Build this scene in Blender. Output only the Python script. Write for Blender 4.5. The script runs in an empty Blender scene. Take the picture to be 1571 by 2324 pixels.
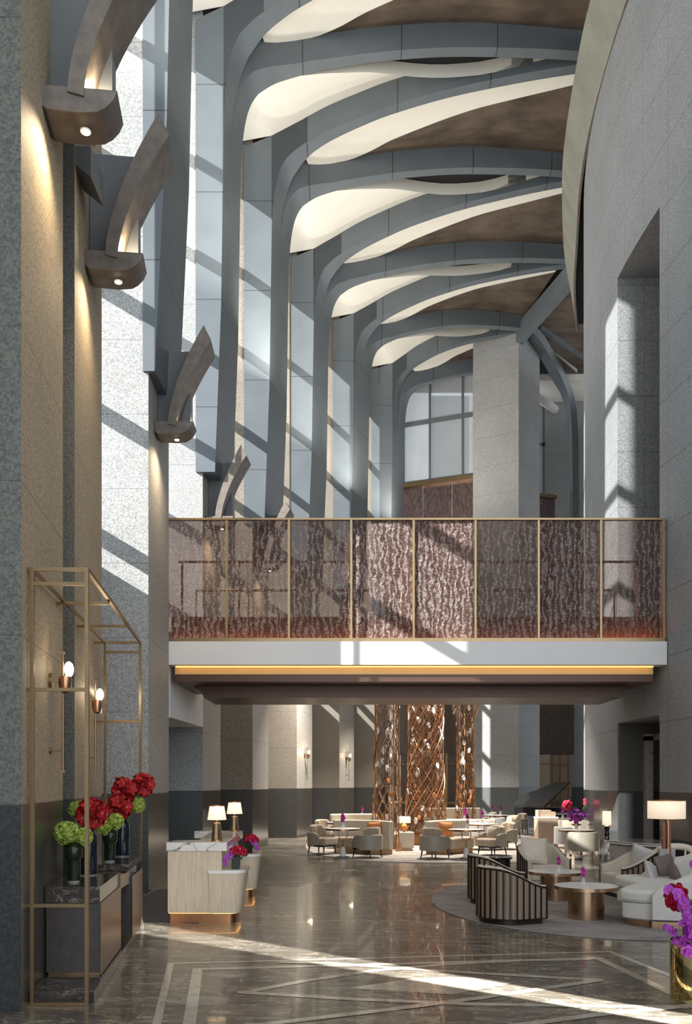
import bpy, math, random
from mathutils import Vector, Matrix
random.seed(7)
PI = math.pi
sc = bpy.context.scene
COL = sc.collection
HC = 1.85; FPX = 2000.0; XP = 785.0; HY = 1778.0      # camera height, focal length, principal column, horizon row (1571x2324 frame)
def W(px, py, D):                      # the point seen at a photo position, D metres in front of the camera
    return Vector(((px-XP)*D/FPX, D, HC+(HY-py)*D/FPX))
def FL(px, py):                        # the floor point seen at a photo position
    D = HC*FPX/(py-HY)
    return Vector(((px-XP)*D/FPX, D, 0))
def XA(px, D): return (px-XP)*D/FPX
def ZA(py, D): return HC+(HY-py)*D/FPX

# ---------------------------------------------------------------- mesh builder
class MB:
    def __init__(s): s.v = []; s.f = []; s.m = []
    def add(s, vs, fs, mi=0):
        b = len(s.v); s.v += [tuple(p) for p in vs]
        s.f += [tuple(b+i for i in f) for f in fs]; s.m += [mi]*len(fs)
    def box(s, x0, x1, y0, y1, z0, z1, mi=0):
        s.prism([(x0,y0),(x1,y0),(x1,y1),(x0,y1)], z0, z1, mi)
    def prism(s, poly, z0, z1, mi=0, top=None):
        n = len(poly); t = top or poly
        vs = [(p[0],p[1],z0) for p in poly]+[(p[0],p[1],z1) for p in t]
        fs = [tuple(range(n-1,-1,-1)), tuple(range(n,2*n))]+[(i,(i+1)%n,n+(i+1)%n,n+i) for i in range(n)]
        s.add(vs, fs, mi)
    def prism_y(s, poly, y0, y1, mi=0):      # profile in x,z extruded along y
        n = len(poly)
        vs = [(p[0],y0,p[1]) for p in poly]+[(p[0],y1,p[1]) for p in poly]
        fs = [tuple(range(n)), tuple(range(2*n-1,n-1,-1))]+[(i,n+i,n+(i+1)%n,(i+1)%n) for i in range(n)]
        s.add(vs, fs, mi)
    def bar(s, a, b, w=.03, h=None, mi=0, up=(0,0,1)):
        a = Vector(a); b = Vector(b); d = (b-a).normalized(); h = h or w
        u = Vector(up)
        if abs(d.dot(u)) > .95: u = Vector((0,1,0))
        r = d.cross(u).normalized(); u = r.cross(d).normalized()
        vs = []
        for p in (a, b):
            for (i, j) in ((-1,-1),(1,-1),(1,1),(-1,1)): vs.append(p+r*(i*w/2)+u*(j*h/2))
        s.add(vs, [(0,1,2,3),(7,6,5,4),(0,4,5,1),(1,5,6,2),(2,6,7,3),(3,7,4,0)], mi)
    def tube(s, pts, r, n=8, mi=0, closed=False):
        pts = [Vector(p) for p in pts]; m = len(pts)
        rr = r if isinstance(r, (list, tuple)) else [r]*m
        vs = []; fs = []; prev = None
        for i, p in enumerate(pts):
            a = pts[i-1] if (i or closed) else p; b = pts[(i+1)%m] if (i < m-1 or closed) else p
            d = (b-a)
            d = d.normalized() if d.length > 1e-9 else Vector((0,0,1))
            if prev is None:
                u = Vector((0,0,1)) if abs(d.z) < .9 else Vector((1,0,0))
                u = (u-d*u.dot(d)).normalized()
            else: u = (prev-d*prev.dot(d)).normalized()
            prev = u; w = d.cross(u)
            for k in range(n):
                t = 2*PI*(k+.5)/n; vs.append(p+(u*math.cos(t)+w*math.sin(t))*rr[i])
        for i in range(m if closed else m-1):
            j = (i+1)%m
            for k in range(n): fs.append((i*n+k, i*n+(k+1)%n, j*n+(k+1)%n, j*n+k))
        if not closed: fs += [tuple(range(n-1,-1,-1)), tuple(range((m-1)*n, m*n))]
        s.add(vs, fs, mi)
    def lathe(s, prof, c=(0,0,0), n=32, mi=0, a0=0, a1=2*PI, sx=1, sy=1, cap=True):
        full = abs(a1-a0-2*PI) < 1e-6; k = n if full else n+1
        vs = []; fs = []
        for (r, z) in prof:
            for i in range(k):
                t = a0+(a1-a0)*i/n; vs.append((c[0]+r*sx*math.cos(t), c[1]+r*sy*math.sin(t), c[2]+z))
        for j in range(len(prof)-1):
            for i in range(n):
                i2 = (i+1)%k if full else i+1
                fs.append((j*k+i, j*k+i2, (j+1)*k+i2, (j+1)*k+i))
        if full and cap:
            if prof[0][0] > 1e-6: fs.append(tuple(range(k-1,-1,-1)))
            if prof[-1][0] > 1e-6: fs.append(tuple((len(prof)-1)*k+i for i in range(k)))
        s.add(vs, fs, mi)
    def ball(s, c, r, n=12, m=8, mi=0, sz=1, sx=1, sy=1):
        pr = [(max(1e-5, math.sin(PI*j/m))*r, -math.cos(PI*j/m)*r*sz) for j in range(m+1)]
        s.lathe(pr, c, n, mi, sx=sx, sy=sy, cap=False)
    def strip(s, A, B, mi=0):
        n = len(A); vs = list(A)+list(B)
        s.add(vs, [(i, i+1, n+i+1, n+i) for i in range(n-1)], mi)
    def loft(s, rings, mi=0, closed=True, caps=True):
        n = len(rings[0]); vs = [p for r in rings for p in r]; fs = []
        for j in range(len(rings)-1):
            for i in range(n if closed else n-1):
                i2 = (i+1)%n; fs.append((j*n+i, j*n+i2, (j+1)*n+i2, (j+1)*n+i))
        if caps: fs += [tuple(range(n-1,-1,-1)), tuple((len(rings)-1)*n+i for i in range(n))]
        s.add(vs, fs, mi)
    def build(s, name, mats, parent=None, smooth=False, bevel=0, seg=2, sub=0, ang=35, solid=0):
        me = bpy.data.meshes.new(name); me.from_pydata(s.v, [], s.f)
        if not isinstance(mats, (list, tuple)): mats = [mats]
        for m in mats: me.materials.append(m)
        me.polygons.foreach_set('material_index', s.m)
        import bmesh as _b
        bm = _b.new(); bm.from_mesh(me); _b.ops.recalc_face_normals(bm, faces=bm.faces); bm.to_mesh(me); bm.free()
        if smooth or bevel or sub:
            me.polygons.foreach_set('use_smooth', [True]*len(me.polygons))
            me.set_sharp_from_angle(angle=math.radians(ang))
        me.update()
        o = bpy.data.objects.new(name, me); COL.objects.link(o)
        if parent: o.parent = parent
        if solid:
            md = o.modifiers.new('s', 'SOLIDIFY'); md.thickness = solid; md.offset = 0
        if bevel:
            md = o.modifiers.new('b', 'BEVEL'); md.width = bevel; md.segments = seg; md.limit_method = 'ANGLE'; md.angle_limit = math.radians(30)
        if sub:
            md = o.modifiers.new('u', 'SUBSURF'); md.levels = sub; md.render_levels = sub
        return o

def thing(name, label, cat, loc=(0,0,0), rotz=0, group=None):
    o = bpy.data.objects.new(name, None); COL.objects.link(o); o.empty_display_size = .1
    o.location = loc; o.rotation_euler = (0,0,rotz); o['label'] = label; o['category'] = cat
    if group: o['group'] = group
    return o
def tag(o, label, cat, group=None, kind=None):
    o['label'] = label; o['category'] = cat
    if group: o['group'] = group
    if kind: o['kind'] = kind
    return o
def structure(o, label=None):
    o['kind'] = 'structure'
    if label: o['label'] = label
    return o
def dup(root, loc, rotz, label, group=None, scale=None):
    r = root.copy(); COL.objects.link(r); r.location = loc; r.rotation_euler = (0,0,rotz)
    r['label'] = label
    if group: r['group'] = group
    if scale: r.scale = scale
    for ch in list(root.children):
        c = ch.copy(); COL.objects.link(c); c.parent = r
        for g in list(ch.children):
            d = g.copy(); COL.objects.link(d); d.parent = c
    return r

# ---------------------------------------------------------------- materials
def newmat(name):
    m = bpy.data.materials.new(name); m.use_nodes = True
    nt = m.node_tree; return m, nt, nt.nodes['Principled BSDF']
def N(nt, t, **kw):
    n = nt.nodes.new(t)
    for k, v in kw.items():
        if k.startswith('i_'): n.inputs[int(k[2:])].default_value = v
        else: setattr(n, k, v)
    return n
def ramp(nt, fac, stops):
    r = N(nt, 'ShaderNodeValToRGB'); nt.links.new(fac, r.inputs[0]); e = r.color_ramp.elements
    while len(e) < len(stops): e.new(.5)
    for i, (p, c) in enumerate(stops): e[i].position = p; e[i].color = (*c, 1) if len(c) == 3 else c
    return r.outputs[0]
def noise(nt, scale, detail=4, rough=.5, vec=None, dist=0):
    n = N(nt, 'ShaderNodeTexNoise'); n.inputs['Scale'].default_value = scale; n.inputs['Detail'].default_value = detail
    n.inputs['Roughness'].default_value = rough; n.inputs['Distortion'].default_value = dist
    if vec is not None: nt.links.new(vec, n.inputs['Vector'])
    return n.outputs['Fac']
def mapping(nt, scale=(1,1,1), rot=(0,0,0)):
    c = N(nt, 'ShaderNodeTexCoord'); m = N(nt, 'ShaderNodeMapping')
    m.inputs['Scale'].default_value = scale; m.inputs['Rotation'].default_value = rot
    nt.links.new(c.outputs['Object'], m.inputs['Vector']); return m.outputs[0]
def math_(nt, op, a, b=None, c=None):
    n = N(nt, 'ShaderNodeMath', operation=op)
    for i, x in enumerate((a, b, c)):
        if x is None: continue
        if isinstance(x, (int, float)): n.inputs[i].default_value = x
        else: nt.links.new(x, n.inputs[i])
    return n.outputs[0]
def mixc(nt, f, a, b, mode='MIX'):
    n = N(nt, 'ShaderNodeMix', data_type='RGBA', blend_type=mode)
    for i, x in ((0, f), (6, a), (7, b)):
        if isinstance(x, (int, float)): n.inputs[i].default_value = x
        elif isinstance(x, tuple): n.inputs[i].default_value = (*x, 1)
        else: nt.links.new(x, n.inputs[i])
    return n.outputs[2]
def bump(nt, bs, h, strength=.3, dist=.01):
    b = N(nt, 'ShaderNodeBump'); b.inputs['Strength'].default_value = strength; b.inputs['Distance'].default_value = dist
    nt.links.new(h, b.inputs['Height']); nt.links.new(b.outputs[0], bs.inputs['Normal'])
def simple(name, c, rough=.6, metal=0, var=.12, scale=30, bmp=0, sc3=(1,1,1), sheen=0, coat=0, spec=None, detail=4):
    m, nt, bs = newmat(name)
    v = mapping(nt, sc3); n = noise(nt, scale, detail, .6, v)
    c = Vector(c); col = ramp(nt, n, [(.3, tuple(c*(1-var))), (.7, tuple(c*(1+var)))])
    nt.links.new(col, bs.inputs['Base Color'])
    bs.inputs['Roughness'].default_value = rough; bs.inputs['Metallic'].default_value = metal
    if sheen: bs.inputs['Sheen Weight'].default_value = sheen
    if coat: bs.inputs['Coat Weight'].default_value = coat; bs.inputs['Coat Roughness'].default_value = .05
    if spec is not None: bs.inputs['Specular IOR Level'].default_value = spec
    if bmp: bump(nt, bs, n, bmp, .01)
    return m

def granite(name, up, low, rough_up=.75, rough_low=.35, joints=True, split=1.675, vjoint=0):
    """speckled granite, a darker stone below the dado height, courses 1.25 m high"""
    m, nt, bs = newmat(name)
    tc = N(nt, 'ShaderNodeTexCoord'); pos = tc.outputs['Object']
    sp = N(nt, 'ShaderNodeSeparateXYZ'); nt.links.new(pos, sp.inputs[0])
    n1 = noise(nt, 42, 3, .7, pos); n2 = noise(nt, .7, 3, .5, pos)
    U = Vector(up); L = Vector(low)
    cu = ramp(nt, n1, [(.38, tuple(U*.62)), (.52, tuple(U)), (.64, tuple(U*1.28))])
    cl = ramp(nt, n1, [(.38, tuple(L*.6)), (.52, tuple(L)), (.64, tuple(L*1.4))])
    low_f = math_(nt, 'LESS_THAN', sp.outputs[2], split)
    col = mixc(nt, low_f, cu, cl)
    col = mixc(nt, .35, col, ramp(nt, n2, [(.35, (.8,.8,.8)), (.65, (1.12,1.12,1.12))]), 'MULTIPLY')
    if joints:
        z = math_(nt, 'ADD', sp.outputs[2], 125-1.8+.004)
        j1 = math_(nt, 'LESS_THAN', math_(nt, 'MODULO', z, 1.25), .010 if not vjoint else .016)
        j2 = math_(nt, 'LESS_THAN', math_(nt, 'ABSOLUTE', math_(nt, 'SUBTRACT', sp.outputs[2], split)), .008)
        above = math_(nt, 'MAXIMUM', math_(nt, 'MULTIPLY', j1, math_(nt, 'GREATER_THAN', sp.outputs[2], 2.2)), j2)
        if vjoint:
            xy = math_(nt, 'ADD', math_(nt, 'ADD', sp.outputs[0], sp.outputs[1]), 100)
            above = math_(nt, 'MAXIMUM', above, math_(nt, 'LESS_THAN', math_(nt, 'MODULO', xy, vjoint), .010))
        col = mixc(nt, math_(nt, 'MULTIPLY', above, .55), col, (.05,.05,.05))
    nt.links.new(col, bs.inputs['Base Color'])
    r = N(nt, 'ShaderNodeMapRange'); nt.links.new(low_f, r.inputs[0]); r.inputs[3].default_value = rough_up; r.inputs[4].default_value = rough_low
    nt.links.new(r.outputs[0], bs.inputs['Roughness'])
    bump(nt, bs, n1, .25, .004)
    return m

def marble(name, base, vein, rough=.12, scale=2.5, sharp=.03, cover=.5, coat=.3):
    m, nt, bs = newmat(name)
    v = mapping(nt, (1,1,1), (.3,.2,.5))
    n = noise(nt, scale, 6, .6, v, 1.2)
    d = math_(nt, 'ABSOLUTE', math_(nt, 'SUBTRACT', n, .5))
    c1 = ramp(nt, d, [(0, tuple(vein)), (sharp, tuple(Vector(vein)*.4+Vector(base)*.6)), (sharp*2.2, tuple(base))])
    n2 = noise(nt, scale*.6, 3, .5, v)
    c = mixc(nt, ramp(nt, n2, [(cover-.08, (0,0,0)), (cover+.08, (1,1,1))]), c1, tuple(base))
    c = mixc(nt, .5, c, ramp(nt, noise(nt, scale*3, 5, .6, v), [(.3,(.82,.82,.82)),(.7,(1.1,1.1,1.1))]), 'MULTIPLY')
    nt.links.new(c, bs.inputs['Base Color']); bs.inputs['Roughness'].default_value = rough
    bs.inputs['Coat Weight'].default_value = coat; bs.inputs['Coat Roughness'].default_value = .03
    return m

M = {}
M['granite'] = granite('granite_flamed', (.375,.378,.372), (.085,.092,.092), .8, .5, vjoint=0)
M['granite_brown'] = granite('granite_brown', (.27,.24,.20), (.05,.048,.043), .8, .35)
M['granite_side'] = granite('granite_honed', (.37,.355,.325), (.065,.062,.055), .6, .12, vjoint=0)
M['granite_lamplit'] = granite('granite_lamplit', (.38,.305,.21), (.07,.066,.052), .7, .3)  # warm lamplight on the near pier sides is put into this stone colour
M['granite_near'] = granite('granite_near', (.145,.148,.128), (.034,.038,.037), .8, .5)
M['granite_drum'] = granite('granite_curved', (.27,.28,.29), (.075,.08,.085), .75, .12, vjoint=1.1)
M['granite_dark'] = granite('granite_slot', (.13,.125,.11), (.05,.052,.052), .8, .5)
M['alu'] = simple('grey_aluminium_panel', (.14,.148,.155), .42, 0, .05, 3)
def alu_joint():
    m, nt, bs = newmat('grey_panel_with_joints')
    tc = N(nt, 'ShaderNodeTexCoord'); sp = N(nt, 'ShaderNodeSeparateXYZ'); nt.links.new(tc.outputs['Object'], sp.inputs[0])
    j = math_(nt, 'LESS_THAN', math_(nt, 'MODULO', math_(nt, 'ADD', sp.outputs[2], 99.4), 2.5), .02)
    jx = math_(nt, 'LESS_THAN', math_(nt, 'MODULO', math_(nt, 'ADD', sp.outputs[0], 98.6), 2.5), .03)
    jx = math_(nt, 'MULTIPLY', jx, math_(nt, 'GREATER_THAN', sp.outputs[2], 19.0))
    j = math_(nt, 'MULTIPLY', j, math_(nt, 'LESS_THAN', sp.outputs[2], 18.7)); n = noise(nt, 1.2, 3, .5, tc.outputs['Object'])
    col = ramp(nt, n, [(.3,(.115,.136,.152)),(.7,(.138,.16,.177))])
    col = mixc(nt, math_(nt, 'MAXIMUM', j, jx), col, (.05,.05,.055))
    nt.links.new(col, bs.inputs['Base Color']); bs.inputs['Roughness'].default_value = .45
    return m
M['rib'] = alu_joint()
M['cream'] = simple('cream_plaster', (.84,.81,.73), .8, 0, .02, 2)
M['white'] = simple('white_plaster', (.78,.77,.76), .6, 0, .02, 2)
M['brown_ceiling'] = simple('mottled_bronze_plaster', (.135,.10,.075), .5, .25, .5, .9, 0, (1,1.6,1), detail=8)
M['bronze_corbel'] = simple('patinated_bronze', (.17,.145,.125), .5, .35, .3, 5, .15, detail=8)
M['drum_band'] = simple('greenish_plaster', (.24,.24,.195), .7, 0, .16, 1.6, .3, (1,1,.3), detail=8)
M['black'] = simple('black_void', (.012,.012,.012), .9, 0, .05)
M['brass'] = simple('brushed_brass', (.33,.235,.13), .36, 1, .1, 8, 0, (1,1,12))
M['brass_dark'] = simple('aged_brass', (.33,.22,.13), .38, 1, .1, 8)
M['copper'] = simple('copper_metal', (.50,.27,.155), .25, 1, .1, 8)
M['copper_base'] = simple('copper_plinth', (.36,.18,.09), .35, 1, .15, 6)
M['gold'] = simple('polished_gold', (.80,.62,.28), .06, 1, .03, 5)
M['brush_copper'] = simple('brushed_bronze_drum', (.55,.37,.24), .27, 1, .12, 40, 0, (1,1,.02))
M['bronze_paint'] = simple('dark_bronze_paint', (.105,.055,.034), .4, .3, .08, 4)
M['gold_cove'] = simple('gold_cove_panel', (.75,.55,.24), .5, .2, .03, 3)
M['desk_bronze'] = simple('bronze_desk_panel', (.30,.22,.165), .32, .75, .12, 6, 0, (6,6,.6))
M['dark_leather'] = simple('dark_embossed_leather', (.062,.052,.048), .5, 0, .2, 7, .6)
M['dark_marble'] = marble('dark_marble', (.055,.048,.042), (.30,.26,.22), .06, 5, .012, .5)
M['white_marble'] = marble('white_marble', (.80,.78,.74), (.12,.11,.10), .1, 1.7, .012, .50)
M['table_marble'] = marble('table_marble', (.84,.83,.81), (.45,.44,.42), .3, 3.5, .012, .55, 0)
M['grey_marble'] = marble('grey_marble', (.50,.46,.44), (.25,.22,.21), .1, 4, .03, .5)
def wood(name, c, rough=.45, sc_=(12,12,1.2), var=.18):
    m, nt, bs = newmat(name); v = mapping(nt, sc_); n = noise(nt, 3, 8, .65, v, .6); c = Vector(c)
    nt.links.new(ramp(nt, n, [(.3, tuple(c*(1-var))), (.7, tuple(c*(1+var*.7)))]), bs.inputs['Base Color'])
    bs.inputs['Roughness'].default_value = rough; bump(nt, bs, n, .05, .003); return m
M['maple'] = wood('pale_maple', (.66,.55,.41))
M['oak'] = wood('beige_oak', (.40,.30,.22))
M['dark_wood'] = wood('dark_wood_panel', (.075,.048,.030), .5, (4,4,.8), .5)
M['slat'] = wood('taupe_slats', (.20,.155,.12), .5)
M['taupe_leather'] = simple('taupe_leather', (.30,.265,.21), .42, 0, .05, 12)
M['tan_leather'] = simple('tan_leather', (.24,.175,.13), .3, 0, .06, 10)
M['velvet'] = simple('beige_velvet', (.34,.265,.185), .85, 0, .14, 9, .05, sheen=.5)
M['seat_cream'] = simple('cream_velvet', (.50,.43,.34), .8, 0, .08, 9, .05, sheen=.4)
M['pale_fabric'] = simple('pale_grey_fabric', (.60,.585,.555), .9, 0, .05, 14, .05, sheen=.2)
M['booth'] = simple('cream_leather', (.52,.46,.37), .5, 0, .04, 8)
M['cushion_cream'] = simple('cream_silk', (.62,.55,.45), .55, 0, .07, 5, .1, sheen=.3)
M['cushion_grey'] = simple('silver_silk', (.50,.49,.47), .5, 0, .08, 5, .1, sheen=.3)
M['cushion_brown'] = simple('mauve_brown_fabric', (.17,.125,.12), .8, 0, .1, 20)
M['orange'] = simple('orange_fabric', (.52,.20,.06), .8, 0, .15, 30, .1)
M['leg_black'] = simple('black_leg', (.018,.017,.018), .35, 0, .05)
M['piano_black'] = simple('piano_lacquer', (.010,.010,.011), .08, 0, .02, coat=1)
M['piano_satin'] = simple('piano_satin', (.010,.010,.011), .35, 0, .02, spec=.25)
M['bead'] = simple('dark_channel_metal', (.035,.028,.024), .35, .6, .05)
M['leaf'] = simple('green_leaf', (.05,.12,.02), .45, 0, .3, 20)
M['hydrangea'] = simple('lime_hydrangea', (.33,.42,.07), .6, 0, .35, 60)
M['amaryllis'] = simple('red_amaryllis', (.34,.003,.006), .7, 0, .35, 25)
M['rose'] = simple('crimson_rose', (.52,.008,.05), .5, 0, .3, 40)
M['orchid'] = simple('purple_orchid', (.34,.04,.42), .5, 0, .3, 30)
M['magenta'] = simple('magenta_orchid', (.38,.01,.25), .5, 0, .3, 30)
M['orchid_heart'] = simple('orchid_heart', (.55,.12,.30), .5, 0, .2, 30)
M['pearl'] = simple('pearl_white', (.85,.80,.72), .25, 0, .02)
M['stone_stool'] = simple('grey_stone_base', (.45,.44,.42), .6, 0, .1, 20)

def glass(name, c, alpha=.5, rough=.05, metal=0):
    m, nt, bs = newmat(name)
    bs.inputs['Base Color'].default_value = (*c, 1); bs.inputs['Roughness'].default_value = rough; bs.inputs['Metallic'].default_value = metal
    t = N(nt, 'ShaderNodeBsdfTransparent'); t.inputs[0].default_value = (*[min(1, .5+.5*x/max(c)) for x in c], 1)
    mx = N(nt, 'ShaderNodeMixShader'); mx.inputs[0].default_value = alpha
    nt.links.new(t.outputs[0], mx.inputs[1]); nt.links.new(bs.outputs[0], mx.inputs[2])
    nt.links.new(mx.outputs[0], nt.nodes['Material Output'].inputs[0]); return m
M['pane'] = glass('clear_pane', (.75,.8,.82), .12)
M['pane_tint'] = glass('grey_tinted_pane', (.36,.385,.40), .85, .12)
M['vase_blue'] = glass('smoky_blue_glass', (.012,.019,.028), .80)
M['vase_green'] = glass('smoky_green_glass', (.018,.027,.014), .66)
M['clear_glass'] = glass('clear_glass', (.85,.88,.88), .3)
M['amber'] = glass('amber_glass', (.55,.22,.03), .85)
M['copper_glass'] = glass('copper_glass', (.22,.075,.03), .82)
M['crystal'] = simple('crystal_pale', (.88,.86,.82), .15, 0, .03)
M['crystal_brown'] = simple('crystal_amber', (.42,.17,.06), .15, .2, .3, 20)
def bridge_glass(name, dens=.62):
    m, nt, bs = newmat(name)
    v = mapping(nt, (1,1,.55)); warp = N(nt, 'ShaderNodeTexNoise'); nt.links.new(v, warp.inputs[0]); warp.inputs['Scale'].default_value = 7; warp.inputs['Detail'].default_value = 5; warp.inputs['Roughness'].default_value = .65
    ad = N(nt, 'ShaderNodeVectorMath', operation='MULTIPLY_ADD'); nt.links.new(warp.outputs['Color'], ad.inputs[0]); ad.inputs[1].default_value = (.42,0,.2); nt.links.new(mapping(nt), ad.inputs[2])
    wv = N(nt, 'ShaderNodeTexWave', bands_direction='X'); wv.inputs['Scale'].default_value = 2.6; wv.inputs['Distortion'].default_value = 1.2; wv.inputs['Detail'].default_value = 3; nt.links.new(ad.outputs[0], wv.inputs[0])
    f = noise(nt, 26, 5, .7, mapping(nt, (1,1,1.6)))
    big = noise(nt, .55, 2, .5, mapping(nt))
    h = math_(nt, 'ADD', math_(nt, 'MULTIPLY', wv.outputs['Fac'], .30), math_(nt, 'MULTIPLY', f, 1.1))
    col = ramp(nt, h, [(.42,(.12,.07,.055)),(.66,(.30,.19,.165)),(.80,(.55,.41,.38)),(.92,(.98,.88,.84))])  # pale crest colours paint in the sparkle of the ripples
    nt.links.new(col, bs.inputs['Base Color']); bs.inputs['Metallic'].default_value = .55; bs.inputs['Roughness'].default_value = .33
    bump(nt, bs, h, 1.0, .05)
    t = N(nt, 'ShaderNodeBsdfTransparent'); t.inputs[0].default_value = (.85,.74,.70,1)
    mx = N(nt, 'ShaderNodeMixShader')
    nt.links.new(ramp(nt, math_(nt, 'MULTIPLY', math_(nt,'ADD',h,big), .55), [(.35,(dens-.16,)*3),(.75,(dens+.22,)*3)]), mx.inputs[0])
    nt.links.new(t.outputs[0], mx.inputs[1]); nt.links.new(bs.outputs[0], mx.inputs[2])
    nt.links.new(mx.outputs[0], nt.nodes['Material Output'].inputs[0]); return m
M['bridge_glass'] = bridge_glass('rippled_copper_glass', .60)
M['bridge_glass_pale'] = bridge_glass('pale_mesh_glass', .34)
M['mesh_panel'] = simple('crinkled_metal_panel', (.21,.15,.14), .3, .8, .5, 7, 1.0, (2,1,.6), detail=8)
def emit(name, c, s):
    m, nt, bs = newmat(name); bs.inputs['Base Color'].default_value = (*c,1)
    bs.inputs['Emission Color'].default_value = (*c,1); bs.inputs['Emission Strength'].default_value = s; return m
M['shade'] = emit('lit_lamp_shade', (1,.84,.62), .7)
M['shade_dim'] = emit('lit_drum_shade', (1,.80,.60), .55)
M['globe'] = emit('lit_globe', (1,.86,.62), 4)
M['lamp_face'] = emit('downlight_face', (1,.9,.75), 9)
M['led'] = emit('warm_led_strip', (1,.50,.13), 3.0)
M['led_strong'] = emit('bright_orange_led', (1,.36,.08), 22.0)
def rug(name, c, c2, s=1.2):
    m, nt, bs = newmat(name); n = noise(nt, s, 6, .7, mapping(nt, (1,2.2,1), (0,0,.5)), .8); n2 = noise(nt, 60, 2, .5, mapping(nt))
    col = ramp(nt, n, [(.35, c), (.6, c2)]); col = mixc(nt, .3, col, ramp(nt, n2, [(.3,(.6,.6,.6)),(.7,(1.2,1.2,1.2))]), 'MULTIPLY')
    nt.links.new(col, bs.inputs['Base Color']); bs.inputs['Roughness'].default_value = .95; bump(nt, bs, n2, .4, .01); return m
M['rug_far'] = rug('taupe_wool', (.20,.17,.15), (.38,.34,.30)); M['rug_near'] = rug('grey_wool', (.19,.17,.165), (.32,.295,.29), 1.5)

def floor_mat():
    m, nt, bs = newmat('polished_marble_floor')
    v = mapping(nt, (1,1,1), (0,0,.107))
    br = N(nt, 'ShaderNodeTexBrick', offset=.5); nt.links.new(v, br.inputs['Vector'])
    br.inputs['Scale'].default_value = 1; br.inputs['Brick Width'].default_value = 1.2; br.inputs['Row Height'].default_value = .6
    br.inputs['Mortar Size'].default_value = .003; br.inputs['Color1'].default_value = (0,0,0,1); br.inputs['Color2'].default_value = (1,1,1,1); br.inputs['Mortar'].default_value = (.5,.5,.5,1)
    off = N(nt, 'ShaderNodeVectorMath', operation='MULTIPLY_ADD'); nt.links.new(br.outputs[0], off.inputs[0]); off.inputs[1].default_value = (7,3,5); nt.links.new(v, off.inputs[2])
    st = N(nt, 'ShaderNodeMapping'); st.inputs['Scale'].default_value = (.55,1.7,1); st.inputs['Rotation'].default_value = (0,0,.35); nt.links.new(off.outputs[0], st.inputs[0])
    n = noise(nt, 2.4, 9, .66, st.outputs[0], 1.3)
    vv = math_(nt, 'ABSOLUTE', math_(nt, 'SUBTRACT', noise(nt, 1.6, 7, .6, st.outputs[0], 1.8), .5))
    col = ramp(nt, n, [(.28,(.05,.043,.034)),(.5,(.125,.112,.09)),(.72,(.29,.265,.225))])
    col = mixc(nt, ramp(nt, vv, [(0,(.75,.75,.75)),(.016,(0,0,0))]), col, (.50,.46,.38))
    tone = ramp(nt, br.outputs[0], [(0,(.82,.82,.82)),(1,(1.15,1.13,1.1))])
    col = mixc(nt, 1.0, col, tone, 'MULTIPLY')
    col = mixc(nt, math_(nt,'MULTIPLY',br.outputs['Fac'],.6), col, (.04,.035,.03))
    nt.links.new(col, bs.inputs['Base Color']); bs.inputs['Roughness'].default_value = .26
    bs.inputs['Coat Weight'].default_value = .30; bs.inputs['Coat Roughness'].default_value = .03
    return m
M['floor'] = floor_mat()
M['inlay'] = marble('cream_inlay_marble', (.50,.46,.38), (.30,.26,.2), .12, 9, .03, .5)
def mosaic():
    m, nt, bs = newmat('mosaic_carpet')
    v = mapping(nt, (7,7,7), (0,0,.8)); ck = N(nt, 'ShaderNodeTexBrick', offset=.5); nt.links.new(v, ck.inputs[0])
    ck.inputs['Scale'].default_value = 1; ck.inputs['Mortar Size'].default_value = .12; ck.inputs['Color1'].default_value = (.55,.54,.53,1); ck.inputs['Color2'].default_value = (.40,.40,.41,1); ck.inputs['Mortar'].default_value = (.05,.05,.07,1)
    nt.links.new(ck.outputs[0], bs.inputs['Base Color']); bs.inputs['Roughness'].default_value = .5; return m
M['mosaic'] = mosaic()
# ================================================================ THE BUILDING
mb = MB(); mb.box(-14, 36, -9, 62, -.3, 0); structure(mb.build('floor', M['floor']), 'polished brown grey marble floor')

# cream marble lines let into the floor (bodies 2 mm proud)
def inlay(poly, w, name='trim_1', close=False):
    h = .0008+.0006*int(name[-1])
    m = MB(); pts = [FL(*p) for p in poly]
    for a, b in zip(pts, pts[1:]+([pts[0]] if close else [])):
        d = (b-a).normalized(); n = Vector((-d.y, d.x, 0))*w/2
        e = d*w*.35
        m.add([a-e-n+Vector((0,0,h)), b+e-n+Vector((0,0,h)), b+e+n+Vector((0,0,h+.0002)), a-e+n+Vector((0,0,h+.0002))], [(0,1,2,3)])
    return structure(m.build(name, M['inlay']), 'cream marble line in the floor')
inlay([(300,2560),(387,2187),(1385,2160),(1640,2262)], .065, 'trim_1')
inlay([(405,2480),(448,2200),(1358,2175),(1640,2310)], .10, 'trim_2')
inlay([(551,2253),(700,2225),(850,2203),(1000,2190),(1180,2180),(1330,2177)], .10, 'trim_3')
inlay([(551,2253),(800,2268),(1060,2279),(1360,2284),(1620,2286)], .10, 'trim_4')
inlay([(640,2176+8),(760,2187),(900,2198),(1100,2210),(1360,2225)], .10, 'trim_5')
inlay([(1360,2225),(1240,2243),(1100,2264),(900,2290),(560,2330)], .10, 'trim_6')
inlay([(1160,2330),(1360,2303),(1620,2278)], .10, 'trim_7')
m = MB(); pp = [FL(*p) for p in [(785,2243),(860,2232),(940,2220),(1020,2217),(1100,2220),(1166,2231),(1100,2243),(1028,2257),(940,2252),(860,2247)]]
m.add([p+Vector((0,0,.0015)) for p in pp], [tuple(range(len(pp)))]); structure(m.build('trim_8', M['inlay']), 'cream marble diamond in the floor')

ZT = 21.6
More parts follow.
